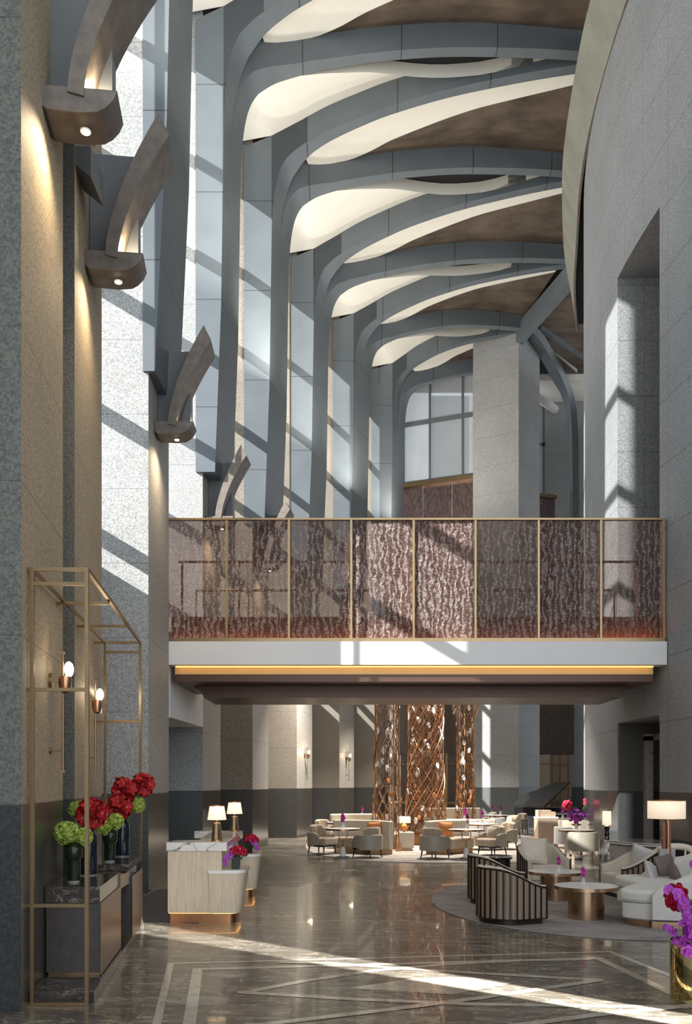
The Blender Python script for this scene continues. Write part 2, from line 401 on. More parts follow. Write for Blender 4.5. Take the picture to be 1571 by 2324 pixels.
# ---- left wall: a row of granite piers
piers = [
 [(-4.6,7.13),(-2.63,7.13),(-2.86,8.9),(-4.6,8.9)],
 [(-4.6,9.64),(-2.97,9.64),(-3.30,11.9),(-4.6,11.9)],
 [(-4.7,14.8),(-3.32,14.8),(-3.38,16.8),(-4.7,16.8)],
 [(-4.8,20.6),(-3.35,20.6),(-3.19,22.4),(-4.8,22.4)],
 [(-4.3,24.7),(-2.62,24.7),(-2.35,26.6),(-4.3,26.6)],
 [(-3.3,29.9),(-1.67,29.9),(-1.21,31.5),(-3.3,31.5)],
 [(-2.0,34.0),(-.255,34.0),(.32,35.5),(-2.0,35.5)],
 [(-.4,38.0),(1.35,38.0),(1.9,39.6),(-.4,39.6)]]
for i, p in enumerate(piers):
    m = MB(); n = len(p); b = len(m.v)
    top = ZT if i > 1 else 22.3
    vs = [(x,y,0) for x, y in p]+[(x,y,top) for x, y in p]
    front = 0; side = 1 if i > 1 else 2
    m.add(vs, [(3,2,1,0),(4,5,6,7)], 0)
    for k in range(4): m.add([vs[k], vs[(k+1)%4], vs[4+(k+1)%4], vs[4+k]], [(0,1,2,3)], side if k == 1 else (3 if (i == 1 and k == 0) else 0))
    structure(m.build('wall_left', [M['granite_near'] if i == 0 else M['granite'] if i < 4 else M['granite_brown'], M['granite_side'], M['granite_lamplit'], M['granite_dark']]), 'granite pier of the left wall')
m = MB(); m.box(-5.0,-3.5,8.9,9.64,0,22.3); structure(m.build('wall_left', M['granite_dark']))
m = MB(); m.box(-5.2,-4.6,-9,7.13,0,22.3); m.box(-5.2,-4.6,7.13,11.9,0,22.3); structure(m.build('wall_left', M['granite']))
gaps = [((-4.65,11.9),(-4.65,14.8)),((-4.7,16.8),(-4.8,20.6)),((-4.8,22.4),(-4.3,24.7)),((-4.3,26.6),(-3.3,29.9)),((-3.3,31.5),(-2.0,34.0)),((-2.0,35.5),(-.4,38.0))]
SILL, HEAD = 5.6, 19.4
for i, (a, b) in enumerate(gaps):
    A = Vector((*a,0)); B = Vector((*b,0)); up = lambda v, z: Vector((v.x, v.y, z))
    m = MB()
    for z0, z1 in ((0, SILL), (HEAD, 22.3)):
        m.bar(up(A,(z0+z1)/2), up(B,(z0+z1)/2), .25, z1-z0)
    structure(m.build('wall_left', M['granite_side']), 'granite wall under and over a side window')
    w = MB()
    z = SILL+.1
    zz = [SILL+.05, 6.3, 8.4, 10.5, 12.7, 14.9, 17.1, HEAD-.05]
    for k, z in enumerate(zz): w.bar(up(A,z), up(B,z), .10, .26)
    for t in (.0, .62, 1.0): 
        c = A.lerp(B, t); w.bar(up(c,SILL), up(c,HEAD), .07, .07)
    o = structure(w.build('window_%d' % (i+1), M['alu']), 'tall side window with horizontal bars')
    g = MB(); g.add([up(A,SILL), up(B,SILL), up(B,HEAD), up(A,HEAD)], [(0,1,2,3)]); g.build('pane', M['pane'], o)

# ---- the roof
m = MB(); m.box(-6, 36, -9, 46, 22.3, 22.6); structure(m.build('ceiling', M['brown_ceiling']), 'roof slab over the hall')

Pz = [(0,16.9),(.008,17.2),(.025,17.6),(.05,17.95),(.08,18.22),(.12,18.47),(.17,18.70),(.22,18.86),(.28,19.0),(.36,19.14),(.45,19.26),(.85,19.55),(1.3,19.75),(1.75,19.92),(2.6,20.17),(3.5,20.4),(5.2,20.7),(7,20.88),(8.2,20.96),(9.3,21.0)]
def herm(L, s):
    if s >= L[-1][0]: return L[-1][1]
    for i in range(len(L)-1):
        (a, za), (b, zb) = L[i], L[i+1]
        if s <= b:
            tn = lambda k: 0 if (k == 0 or k == len(L)-1) and False else ((L[min(k+1,len(L)-1)][1]-L[max(k-1,0)][1])/(L[min(k+1,len(L)-1)][0]-L[max(k-1,0)][0]))
            h = b-a; t = (s-a)/h; m0 = tn(i)*h; m1 = tn(i+1)*h
            return (2*t**3-3*t*t+1)*za+(t**3-2*t*t+t)*m0+(-2*t**3+3*t*t)*zb+(t**3-t*t)*m1
def Pf(s):
    return herm(Pz, s) if s > .45 else next(za+(zb-za)*(s-a)/(b-a) for (a, za), (b, zb) in zip(Pz, Pz[1:]) if s <= b)
def Tf(s):
    if s < 1: return 19.62+(20.32-19.62)*(s+.8)/1.8
    return max(20.32, Pf(s)+.70 if s < 6 else Pf(s)+.70-.12*(s-6)/3.3)
def wid(s): 
    L = [(0,.8),(.45,.66),(1,.5),(2,.37),(3.5,.31),(9.4,.31)]
    return min(1, max(0, herm(L, s)))
SS = [0,.008,.025,.05,.08,.12,.17,.22,.28,.36,.45,.55,.65,.75,.85,.95,1.05,1.17,1.3,1.45,1.6,1.75,1.97,2.2,2.4,2.6,2.8,3.0,3.25,3.5,3.9,4.3,4.75,5.2,5.65,6.1,6.55,7,7.6,8.2,8.75,9.3]
ribs = [ # near corner, far corner, left edge of the web, bottom right corner of the leg, node before, node after, leg bottom
 ((-2.92,14.74),(-2.88,16.6),-3.40,-3.20,(4.7,15.2),(5.6,19.0), 8.75),
 ((-2.85,20.5),(-2.66,22.2),-3.50,-3.05,(5.6,19.0),(6.6,23.4), 9.1),
 ((-2.08,24.6),(-1.73,26.5),-2.85,-2.28,(6.6,23.4),(7.3,27.9), 9.1),
 ((-1.10,29.8),(-.63,31.4),-1.85,-1.32,(7.3,27.9),(8.1,32.5), 9.1),
 ((.29,33.9),(.94,35.4),-.50,.05,(8.1,32.5),(7.45,37.4), 9.1),
 ((2.0,37.9),(2.6,39.4),1.1,1.80,(7.45,37.4),(9.6,41.5), 9.1)]
def bcurve(c, n, zf, off=0, side=1, leg=None):
    c = Vector((*c,0)); n = Vector((*n,0)); d = n-c; q = d.normalized(); perp = Vector((-q.y, q.x, 0))*side
    out = []
    for s in SS:
        pp_ = perp if leg is None else leg.lerp(perp, min(1, s/1.3)).normalized()
        p = c+d*(s/9.3)+pp_*(off(s) if callable(off) else off); p.z = zf(s); out.append(p)
    return out
E = {}
for i, (nr, fr, nl, br, n0, n1, zb) in enumerate(ribs):
    m = MB(); W0 = (Vector(fr)-Vector(nr)).length/2+.05
    # leg: lofted box leaning into the room
    fl = (nl+(fr[0]-nr[0]), fr[1])
    bot = [(nl,nr[1]),(br,nr[1]),(br+(fr[0]-nr[0]),fr[1]),fl]
    top = [(nl,nr[1]),nr,fr,fl]
    mid = [tuple(Vector(a).lerp(Vector(b), .72)) for a, b in zip(bot, top)]
    m.loft([[(x,y,z) for x, y in q] for q, z in ((bot,zb),(mid,13.0),(top,16.9))], caps=False)
    m.add([(x,y,zb) for x, y in bot], [(3,2,1,0)])
    # web above the leg, both faces
    for (c, nn) in ((nr, n0), (fr, n1)):
        lo = bcurve(c, nn, Pf); hi = bcurve(c, nn, Tf)
        k = SS.index(1.05)
        left = Vector((nl+(c[0]-nr[0]), c[1], 0))
        L0 = left.copy(); L0.z = 16.9; L1 = left.copy(); L1.z = Tf(-.8)
        for a, b2 in zip(range(k), range(1,k+1)): m.add([lo[a], lo[b2], hi[b2], hi[a]], [(0,1,2,3)])
        hi0 = hi[0]
        m.add([L0, lo[0], hi0, L1], [(0,1,2,3)])
    # near and far branch
    for tag_, c, nn, side in (('n', nr, n0, 1), ('f', fr, n1, -1)):
        lo = bcurve(c, nn, Pf); li = bcurve(c, nn, Pf, wid, side); hi = bcurve(c, nn, Tf); hj = bcurve(c, nn, Tf, wid, side)
        wf = lambda s: wid(s)+(W0-.8)*max(0,1-s/1.2)
        lg = (Vector((*fr,0))-Vector((*nr,0))).normalized()*side; li = bcurve(c, nn, Pf, wf, side, lg); hj = bcurve(c, nn, Tf, wf, side, lg)
        m.strip(lo, li); m.strip(lo, hi); m.strip(li, hj); m.strip(hi, hj)
        E[(i,tag_)] = (lo, li, hi, hj)
    structure(m.build('ceiling_rib', M['rib'], smooth=True, ang=25), 'grey forked rib rising along the wall and over the ceiling')

# ceilings between and inside the forks
def lerp_l(A, B, t, dz=0):
    out = []
    for k, (a, b) in enumerate(zip(A, B)):
        tt = t(SS[k]) if callable(t) else t
        p = a.lerp(b, tt); p.z += dz(SS[k]) if callable(dz) else dz; out.append(p)
    return out
for i in range(len(ribs)):
    # inside the fork: a cream cove beside the near branch, bronze plaster beyond
    hn = E[(i,'n')][3]; hf = E[(i,'f')][3]
    k = SS.index(.65)
    def tf(s):
        L = [(0,1),(1.7,1),(2.4,.9),(3.2,.75),(4.6,.58),(6.1,.44),(8.5,.28),(9.4,.22)]
        return min(1, max(0, herm(L, s)))
    mid = lerp_l(hn, hf, tf, -.13)
    if i < 5 or True:
        m = MB(); m.strip(hn[k:], mid[k:]); structure(m.build('ceiling', M['cream'], smooth=True), 'cream curved cove of the ceiling')
        m = MB(); k2 = SS.index(1.75); far = lerp_l(hn, hf, 1.0, -.06); m.strip([p+Vector((0,0,-.004)) for p in mid[k2:]], far[k2:])
        structure(m.build('ceiling', M['brown_ceiling'], smooth=True), 'bronze coloured ceiling panel')
    # between rib i-1 and rib i: cream vault with a black slot
    if i > 0: fo = E[(i-1,'f')][2]
    else: fo = [p+Vector((0,-4.2,0)) for p in E[(0,'n')][2]]
    no = E[(i,'n')][2]
    def lens(s):
        L = [(0,.0),(1.3,.02),(1.75,.06),(2.2,.10),(3.3,.25),(4.3,.50),(5.2,.72),(6.5,.98),(9.4,.98)]
        return min(1, max(0, herm(L, s)))
    base = [a_.lerp(b_, lens(s)) for a_, b_, s in zip(fo, no, SS)]
    e1 = [Vector((p.x,p.y,min(Pf(s)+.06+.3*max(0,(s-5))/4, p.z))) for p, s in zip(base, SS)]
    for q, s in zip(e1, SS):
        if s < 1.0: q.z = (Tf(s)-.25-.4*s)*(1-s)+q.z*s
    m = MB()
    e0 = [e1[0]+Vector((-2.4,-.1,-.28))]+e1; n0_ = [no[0]+Vector((-1.5,0,-.28))]+no
    rows = [[a.lerp(b,t)+Vector((0,0,.10*math.sin(PI*t))) for j,(a,b) in enumerate(zip(e0, n0_))] for t in (0,.12,.25,.4,.55,.7,.85,1)]
    for r0, r1 in zip(rows, rows[1:]): m.strip(r0, r1)
    structure(m.build('ceiling', M['cream'], smooth=True), 'cream vault between two ribs')
    k3 = SS.index(1.3)
    m = MB(); lip = [p+Vector((0,0,.36)) for p in e1]; m.strip(e1[k3:], lip[k3:]); structure(m.build('trim_9', M['cream'], smooth=True))
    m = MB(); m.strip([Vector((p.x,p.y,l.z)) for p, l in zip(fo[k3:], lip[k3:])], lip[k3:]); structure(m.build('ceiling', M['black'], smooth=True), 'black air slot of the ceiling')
# upper return of the side wall against the vaults
# ring beam and the rib on the far side
m = MB(); pts = [(4.2,13.5),(4.7,15.2),(5.9,19.0),(7.0,23.4),(7.9,27.9),(8.6,32.6),(7.0,39.1)]
for a, b in zip(pts, pts[1:]): m.bar((*a,20.95), (*b,20.95), .34, .75)
structure(m.build('ceiling_rib', M['rib']), 'grey straight beam across the rib ends')
def flatbar(pts, w, h):
    m = MB(); rings = []
    for k, p in enumerate(pts):
        p = Vector(p); a = Vector(pts[max(0,k-1)]); b = Vector(pts[min(len(pts)-1,k+1)]); d = (b-a).normalized()
        hz = Vector((0,1,0)) if abs(d.x) > .01 else Vector((0,1,0)); hz = (hz-d*hz.dot(d)).normalized(); u = d.cross(hz)
        rings.append([p+hz*w/2+u*h/2, p-hz*w/2+u*h/2, p-hz*w/2-u*h/2, p+hz*w/2-u*h/2])
    m.loft(rings); return m
m = flatbar([W(1200,745,37.6), W(1222,772,38.0), W(1245,812,39), W(1268,855,40.3), W(1286,890,41.2), W(1297,930,41.8), W(1302,990,42), W(1304,1180,42), W(1304,1500,42)], .55, .30)
structure(m.build('ceiling_rib', M['rib'], smooth=True, ang=50), 'slender rib bending down beyond the granite tower')
m = flatbar([W(1222,738,37.6), W(1262,760,38.6), W(1330,805,40.5)], .3, .4); structure(m.build('ceiling_rib', M['rib']))
m = flatbar([W(1215,715,37.6), W(1262,735,38.6), W(1330,780,40.5)], .3, .4); structure(m.build('ceiling_rib', M['rib']))
# ceiling beyond the beam
m = MB(); m.add([(6.9,38.6,21.35),(8.9,31.5,21.35),(16,31.5,21.35),(16,44,21.35),(3,44,21.35),(3.0,41,21.35)], [(0,1,2,3,4,5)]); structure(m.build('ceiling', M['brown_ceiling']), 'bronze coloured ceiling beyond the beam')
m = MB(); m.add([W(1228,775,38.7), W(1310,838,38.7), W(1310,850,43), W(1225,835,43)], [(0,1,2,3)]); m.box(8.6,14,41,44,20.6,20.9)
structure(m.build('ceiling', M['cream']), 'cream ceiling beyond the granite tower')

# ---- granite tower at the far end
m = MB(); tw = [(5.55,38.4),(7.33,37.4),(8.55,38.9),(8.2,41),(5.9,41)]
m.prism(tw, 0, 21.1); structure(m.build('wall_back', M['granite']), 'granite tower at the far end')
# far wall: slatted panelling, dark wood, crinkled metal, window
def seg(a, b, z0, z1, t, mat, name, label=None, off=0):
    A = Vector((*a,0)); B = Vector((*b,0)); d = (B-A).normalized(); n = Vector((-d.y,d.x,0))
    m = MB(); A2 = A+n*(off+t/2); B2 = B+n*(off+t/2); z = (z0+z1)/2
    m.bar((A2.x,A2.y,z), (B2.x,B2.y,z), t, z1-z0); return structure(m.build(name, mat), label)
BA, BB = (1.0,42.3), (6.2,40.2)
seg(BA, BB, 0, 3.24, .2, M['slat'], 'wall_back', 'taupe slatted wall', .05)
m = MB(); A = Vector((*BA,0)); B = Vector((*BB,0)); d = (B-A).normalized(); L = (B-A).length
k = 0.0
while k < L:
    if (k % 1.3) > .12:
        p = A+d*k; m.bar((p.x,p.y,0), (p.x,p.y,3.2), .035, .05)
    k += .085
structure(m.build('trim_10', M['slat']), 'vertical slats')
m = MB()
for k in range(6):
    p = A+d*(k*1.3+.05)+Vector((-.02,-.06,0)); m.bar((p.x,p.y,0), (p.x,p.y,3.24), .10, .10)
m.bar((A.x,A.y-.05,.95), (B.x,B.y-.05,.95), .06, .12); m.bar((A.x,A.y-.05,2.75), (B.x,B.y-.05,2.75), .06, .05)
structure(m.build('trim_11', M['brass_dark']), 'bronze posts and rails of the slatted wall')
seg(BA, BB, 3.24, 9.5, .25, M['dark_wood'], 'wall_back', 'dark wood wall panel', -.10)
for k in range(4):
    a = A.lerp(B, k/4+.002); b = A.lerp(B, (k+1)/4-.002)
    seg((a.x,a.y), (b.x,b.y), 9.5, 15.75, .12, M['mesh_panel'], 'wall_back', 'crinkled metallic panel under the far window')
m = MB(); m.bar((A.x,A.y-.1,15.85), (B.x,B.y-.1,15.85), .25, .2); structure(m.build('trim_12', M['brass']), 'brass cap rail')
w = MB()
up = lambda v, z: Vector((v.x, v.y, z))
for t in (.05,.33,.56,.84,.95): 
    c = A.lerp(B, t); w.bar(up(c,15.9), up(c,21.9), .10, .14)
for z in (15.98, 18.75, 21.6): w.bar(up(A,z), up(B,z), .12, .14 if z != 18.75 else .2)
o = structure(w.build('window_7', M['alu']), 'far window above the crinkled panels')
g = MB(); g.add([up(A,15.9), up(B,15.9), up(B,22), up(A,22)], [(0,1,2,3)]); g.build('pane', M['pane_tint'], o)
# right of the tower
seg((8.4,43.0),(9.9,42.4), 0, 3.24, .2, M['oak'], 'wall_back', 'wood clad wall beside the tower')
seg((8.4,42.9),(10.95,42.3), 3.24, 6.0, .2, M['dark_wood'], 'wall_back', 'dark wood panel high beside the tower')
m = MB()
for x in (9.25,9.85,10.3,10.7): m.bar((x,42.4,0), (x,42.4,3.24), .06, .08)
m.bar((9.2,42.35,.95),(10.8,42.35,.95),.05,.12); m.bar((9.2,42.35,2.8),(10.8,42.35,2.8),.05,.05)
structure(m.build('trim_13', M['brass_dark']), 'bronze posts beside the tower')
seg((9.7,42.7),(10.85,42.4), 0, 3.24, .2, M['oak'], 'wall_back')
seg((8.4,43.4),(13.5,43.0), 0, 13.0, .3, M['granite'], 'wall_back', 'granite wall beyond the tower')
seg((9.75,43.4),(13.5,43.0), 13.0, 20.8, .3, M['granite'], 'wall_back', 'granite wall beyond the tower')
w = MB(); w.box(8.3,9.75,43.2,43.3,15.9,16.05); w.box(8.3,9.75,43.2,43.3,18.4,18.55); w.box(9.65,9.75,43.2,43.3,15.9,20.8)
o = structure(w.build('window_8', M['alu']), 'narrow window beside the tower'); g = MB(); g.box(8.3,9.75,43.24,43.26,15.9,20.8); g.build('pane', M['pane_tint'], o)
seg((8.4,42.0),(10.1,42.6), 9.5, 15.6, .12, M['mesh_panel'], 'wall_back', 'crinkled metallic panel beside the tower')
m = MB(); m.bar((8.4,41.95,15.66),(10.15,42.55,15.66),.2,.16); structure(m.build('trim_14', M['brass_dark']))
m = MB(); m.tube([(-.6,39.4,20.1),(2.2,41.2,20.1)], .2, 16); structure(m.build('trim_15', M['pale_fabric'], smooth=True), 'round duct under the ceiling')
m = MB(); m.tube([(8.5,41.0,20.1),(10.2,43.0,20.1)], .2, 16); structure(m.build('trim_16', M['pale_fabric'], smooth=True), 'round duct under the ceiling')

# ---- curved right wall (a drum of granite, radius 25 m)
CX, CY, RR = 31.1, 19.3, 25.0
def XR(D, R=RR): return CX-math.sqrt(R*R-(D-CY)**2)
def drum(d0, d1, z0, z1, n, name, mat, label=None, R=RR, th=2.6):
    a0 = math.asin((d0-CY)/R); a1 = math.asin((d1-CY)/R)
    inn = []; out = []
    for k in range(n+1):
        a = a0+(a1-a0)*k/n; inn.append((CX-R*math.cos(a), CY+R*math.sin(a))); out.append((CX-(R-th)*math.cos(a), CY+(R-th)*math.sin(a)))
    # straight reveals across the wall
    out[0] = (inn[0][0]+th, inn[0][1]); out[-1] = (inn[-1][0]+th, inn[-1][1])
    m = MB()
    for z in (z0, z1): pass
    for k in range(n):
        m.add([(*inn[k],z0),(*inn[k+1],z0),(*inn[k+1],z1),(*inn[k],z1)], [(0,3,2,1)])
        m.add([(*inn[k],z0),(*inn[k+1],z0),(*out[k+1],z0),(*out[k],z0)], [(0,1,2,3)])
        m.add([(*inn[k],z1),(*inn[k+1],z1),(*out[k+1],z1),(*out[k],z1)], [(0,1,2,3)])
        m.add([(*out[k],z0),(*out[k+1],z0),(*out[k+1],z1),(*out[k],z1)], [(0,1,2,3)])
    for k in (0, n): m.add([(*inn[k],z0),(*out[k],z0),(*out[k],z1),(*inn[k],z1)], [(0,1,2,3)])
    return structure(m.build(name, mat, smooth=True, ang=20), label)
ZW = 19.6
drum(1.0, 17.35, 0, ZW, 16, 'wall_right', M['granite_drum'], 'curved granite wall')
drum(17.35, 19.8, 3.2, 4.6, 4, 'wall_right', M['granite_drum'], 'curved granite wall between the two openings')
drum(17.35, 19.8, 13.2, ZW, 4, 'wall_right', M['granite_drum'], 'curved granite wall over the tall opening')
drum(19.8, 40.0, 0, ZW, 28, 'wall_right', M['granite_drum'], 'curved granite wall')
m = MB(); m.box(8.6,9.0,17.0,20.2,0,14); structure(m.build('wall_right', M['granite_brown']), 'back of the openings in the curved wall')
# dark stone lining of the ground level opening
m = MB(); m.box(6.12,8.6,19.74,19.80,0,3.2); structure(m.build('trim_17', M['granite_dark']))
m = MB(); m.box(6.66,6.82,19.55,19.74,0,2.9); m.box(6.66,8.6,19.55,19.74,2.8,2.95); structure(m.build('door_1', M['grey_marble']), 'stone door surround inside the opening')
# flared plaster band on top of the drum
bot = [(6.9,6),(6.5,10),(6.2,14),(6.05,17),(6.05,19.1),(6.2,21.9),(6.55,24.6),(7.2,27.6),(7.8,30.2),(8.62,33)]
top = [(6.5,6),(6.0,10),(5.65,14),(5.53,17),(5.6,20.2),(5.78,22.2),(6.14,24.8),(6.62,27),(7.5,30.2),(8.60,33.2)]
def smoothpts(pts, n=6):
    out = []
    for i in range(len(pts)-1):
        p0 = Vector(pts[max(0,i-1)]); p1 = Vector(pts[i]); p2 = Vector(pts[i+1]); p3 = Vector(pts[min(len(pts)-1,i+2)])
        for k in range(n):
            t = k/n; out.append(.5*((2*p1)+(p2-p0)*t+(2*p0-5*p1+4*p2-p3)*t*t+(3*p1-p0-3*p2+p3)*t**3))
    out.append(Vector(pts[-1])); return out
bs_ = smoothpts(bot); ts_ = smoothpts(top)
m = MB(); B0 = [Vector((p.x,p.y,18.75)) for p in bs_]; T0 = [Vector((p.x,p.y,19.8)) for p in ts_]
T1 = [p+Vector((3.5,0,0)) for p in T0]
m.strip(B0, T0); m.strip(T0, T1)
structure(m.build('trim_18', M['drum_band'], smooth=True, ang=25), 'flared plaster band round the top of the curved wall')
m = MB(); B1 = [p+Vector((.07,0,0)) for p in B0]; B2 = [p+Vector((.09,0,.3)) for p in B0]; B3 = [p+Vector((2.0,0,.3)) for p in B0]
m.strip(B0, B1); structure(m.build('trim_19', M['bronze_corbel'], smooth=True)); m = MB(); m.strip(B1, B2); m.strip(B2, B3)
structure(m.build('trim_20', M['black'], smooth=True, ang=25), 'shadow gap under the plaster band')  # black surface colour stands in for the shade inside the gap

# ---- white abutment of the bridge on the left
m = MB(); m.prism([(-4.6,17.35),(-3.46,17.35),(-3.30,20.35),(-4.6,20.35)], 3.15, 4.55); structure(m.build('wall_left', M['white']), 'white plaster bulkhead under the bridge end')

# outside: neighbour facade beyond the far window
m = MB(); m.box(-6, 3.2, 58, 60, -1, 24); m.box(3.6, 16, 64, 66, -1, 30); m.box(-2,6,62,63,20,40)
tag(m.build('building', simple('grey_facade', (.42,.44,.46), .7, 0, .25, .25)), 'plain grey facade outside the far window', 'building')
# ================================================================ FOOTBRIDGE
BX0, BX1, BD = XA(376,17), XA(1508,17), 17.0
br = thing('footbridge', 'white edged footbridge crossing the hall behind rippled copper glass panels', 'footbridge', (0,BD,0))
px = [376,513,655,797,939,1080,1224,1366,1508]; PXS = [XA(p,17) for p in px]
m = MB(); m.box(BX0-.05,BX1+.05,0,.35,4.14,4.59); m.box(BX0,BX1,.35,3.0,4.2,4.6); m.build('fascia', M['white'], br)
m = MB(); m.box(BX0+.05,BX1-.02,.30,3.0,4.6,5.12); m.build('deck', M['bronze_paint'], br)
m = MB(); m.box(BX0+.12,BX1-.12,.28,.34,3.985,4.14); m.build('gold_cove', M['gold_cove'], br)
m = MB(); m.box(BX0+.10,BX1-.14,.24,2.7,3.84,3.985); m.build('upper_soffit_step', M['bronze_paint'], br)
x0, x1 = XA(440,18), XA(1432,18)
cv = [(0,3.84),(0,3.80),(.06,3.78),(.12,3.74),(.17,3.68),(.2,3.60)]
poly = [(x0+a,z) for a, z in cv]+[(x1-a,z) for a, z in reversed(cv)]
m = MB(); m.prism_y(poly, 1.0, 2.6); m.build('lower_soffit_step', M['bronze_paint'], br)
for k in range(8):
    m = MB(); nx = 1; a = PXS[k]+.025; b = PXS[k+1]-.025
    m.add([(a,.10,4.66),(b,.10,4.66),(b,.10,6.95),(a,.10,6.95)], [(0,1,2,3)])
    m.build('glass_panel', M['bridge_glass'] if k < 7 else M['bridge_glass_pale'], br)
for k in range(9):
    m = MB(); m.box(PXS[k]-.02, PXS[k]+.02, .05, .12, 4.62, 6.97); m.build('post', M['brass'], br)
m = MB(); m.box(BX0-.02,BX1+.02,.04,.13,6.95,6.985); m.build('top_rail', M['brass'], br)
m = MB(); m.box(BX0-.02,BX1+.02,.02,.16,4.59,4.66); m.build('bottom_rail', M['brass'], br)
m = MB(); m.box(BX0+.05,BX1-.05,.17,.19,4.60,4.66); m.build('light_strip', M['led_strong'], br)
m = MB(); m.box(BX0+.15,BX1-.15,.18,.2,4.115,4.13); m.build('light_strip', M['led'], br)
m = MB(); m.tube([(BX0+.12,.62,6.28),(BX1-.16,.62,6.28)], .025, 10); 
for k in range(9):
    x = BX0+.2+(BX1-BX0-.5)*k/8; m.box(x-.02,x+.02,.60,.64,4.9,6.2); m.tube([(x,.62,6.28),(x,.7,6.2),(x,.62,6.16)],.012,6)
m.build('handrail', M['brass_dark'], br, smooth=True)
m = MB(); m.tube([(BX0+.12,2.85,6.20),(BX1-.16,2.85,6.20)], .03, 10); m.box(BX0,BX1,2.82,2.88,5.12,5.3)
for k in range(9):
    x = BX0+.1+(BX1-BX0-.2)*k/8; m.box(x-.02,x+.02,2.83,2.87,5.1,6.2)
m.build('rear_handrail', M['brass_dark'], br, smooth=True)

# ================================================================ WALL CORBELS
def make_corbel(label):
    t = thing('wall_corbel', label, 'wall corbel', group='bronze corbels along the left wall')
    m = MB(); m.prism_y([(0,.42),(0,.24),(.05,.20),(.34,.19),(.50,.21),(.58,.26),(.64,.33),(.68,.42)], 0, .42); m.build('bracket', M['bronze_corbel'], t, bevel=.008)
    m = MB(); m.box(0,.58,.36,.60,.42,1.80); m.build('back_plate', M['alu'], t)
    pts = []; 
    for k in range(13):
        u = k/12; z = .36+1.72*u; x = .24+.62*u**1.6; pts.append((x,z))
    inn = pts; out = [(x+.145-.02*u/1, z-.03-.22*(i/12)) for i,((x,z),u) in enumerate(zip(pts,[i/12 for i in range(13)]))]
    m = MB()
    rings = []
    for (a, b) in zip(inn, out): rings.append([(a[0],-.02,a[1]),(b[0],-.02,b[1]),(b[0]+.0,.62,b[1]),(a[0],.62,a[1])])
    m.loft(rings); m.build('curved_fin', M['bronze_corbel'], t)
    m = MB(); m.lathe([(.048,0),(.052,.012),(.036,.012),(.034,.02)], (.36,.22,.174), 20); d = m.build('downlight', M['pearl'], t, smooth=True)
    m = MB(); m.lathe([(.001,-.002),(.034,-.002)], (.36,.22,.168), 20); m.build('lamp', M['lamp_face'], d)
    return t
C0 = make_corbel('bronze corbel on the nearest granite pier, cut by the top left of the picture')
Z0 = 7.72
C0.location = (-2.75,7.92,Z0); C0.rotation_euler = (0,0,math.radians(6.5))
crb = [((-3.08,10.37),6.5,'bronze corbel with a curved fin on the second pier, its whole fin in view'),
       ((-3.33,15.28),1.5,'bronze corbel on the sunlit pier left of the footbridge, above its glass'),
       ((-3.32,20.75),-4,'bronze corbel just over the left end of the copper glass railing'),
       ((-2.55,24.9),-8,'bronze corbel of which only the fin tip shows over the railing'),]
for (p, a, lab) in crb: dup(C0, (p[0],p[1],Z0), math.radians(a), lab)
# small grey bracket seen under the nearest corbel
m = MB(); m.prism_y([(0,.34),(.0,.18),(.22,0),(.22,.34)], 0, .5); o = m.build('wall_bracket', M['alu']); o.location = (-3.02,9.66,8.50)
tag(o, 'small grey angled bracket at the edge of the dark slot below the nearest corbel', 'bracket')

# ================================================================ BRASS FRAME
fr = thing('brass_frame', 'tall open brass frame standing round the dark marble console', 'frame', (0,0,0))
nL, nR, dN = -2.61, -2.155, 7.33; fL, fR, dF = -3.045, -2.60, 11.14; s_ = .031
def fbar(a, b, name):
    q = s_*{'post':1,'long_rail':.97,'cross_rail':.94}[name]; m = MB(); m.bar(a, b, q, q); return m.build(name, M['brass'] , fr)
for (x, y) in ((nL,dN),(nR,dN),(fL,dF),(fR,dF)): fbar((x,y,0),(x,y,3.63),'post')
wN, wF = -2.66, -3.24
for z in (.016,3.63): 
    if z > 1: fbar((nL,dN,z),(fL,dF,z),'long_rail'); fbar((nR,dN,z),(fR,dF,z),'long_rail')
for z in (.016,.835,2.63,3.63): fbar((wN-.01 if True else 0,dN,z),(nR+.015,dN,z),'cross_rail')
fbar((nL,dN,3.51),(nR,dN,3.51),'cross_rail')
for z in (2.63,3.63): fbar((wF,dF,z),(fR+.015,dF,z),'cross_rail')
fbar((fL,dF,3.51),(fR,dF,3.51),'cross_rail')
for D in (8.56,9.82):
    t = (D-dN)/(dF-dN); xl = nL+(fL-nL)*t; xr = nR+(fR-nR)*t; fbar((xl-.20 if D<9 else xl-.12,D,3.60),(xr,D,3.60),'cross_rail')

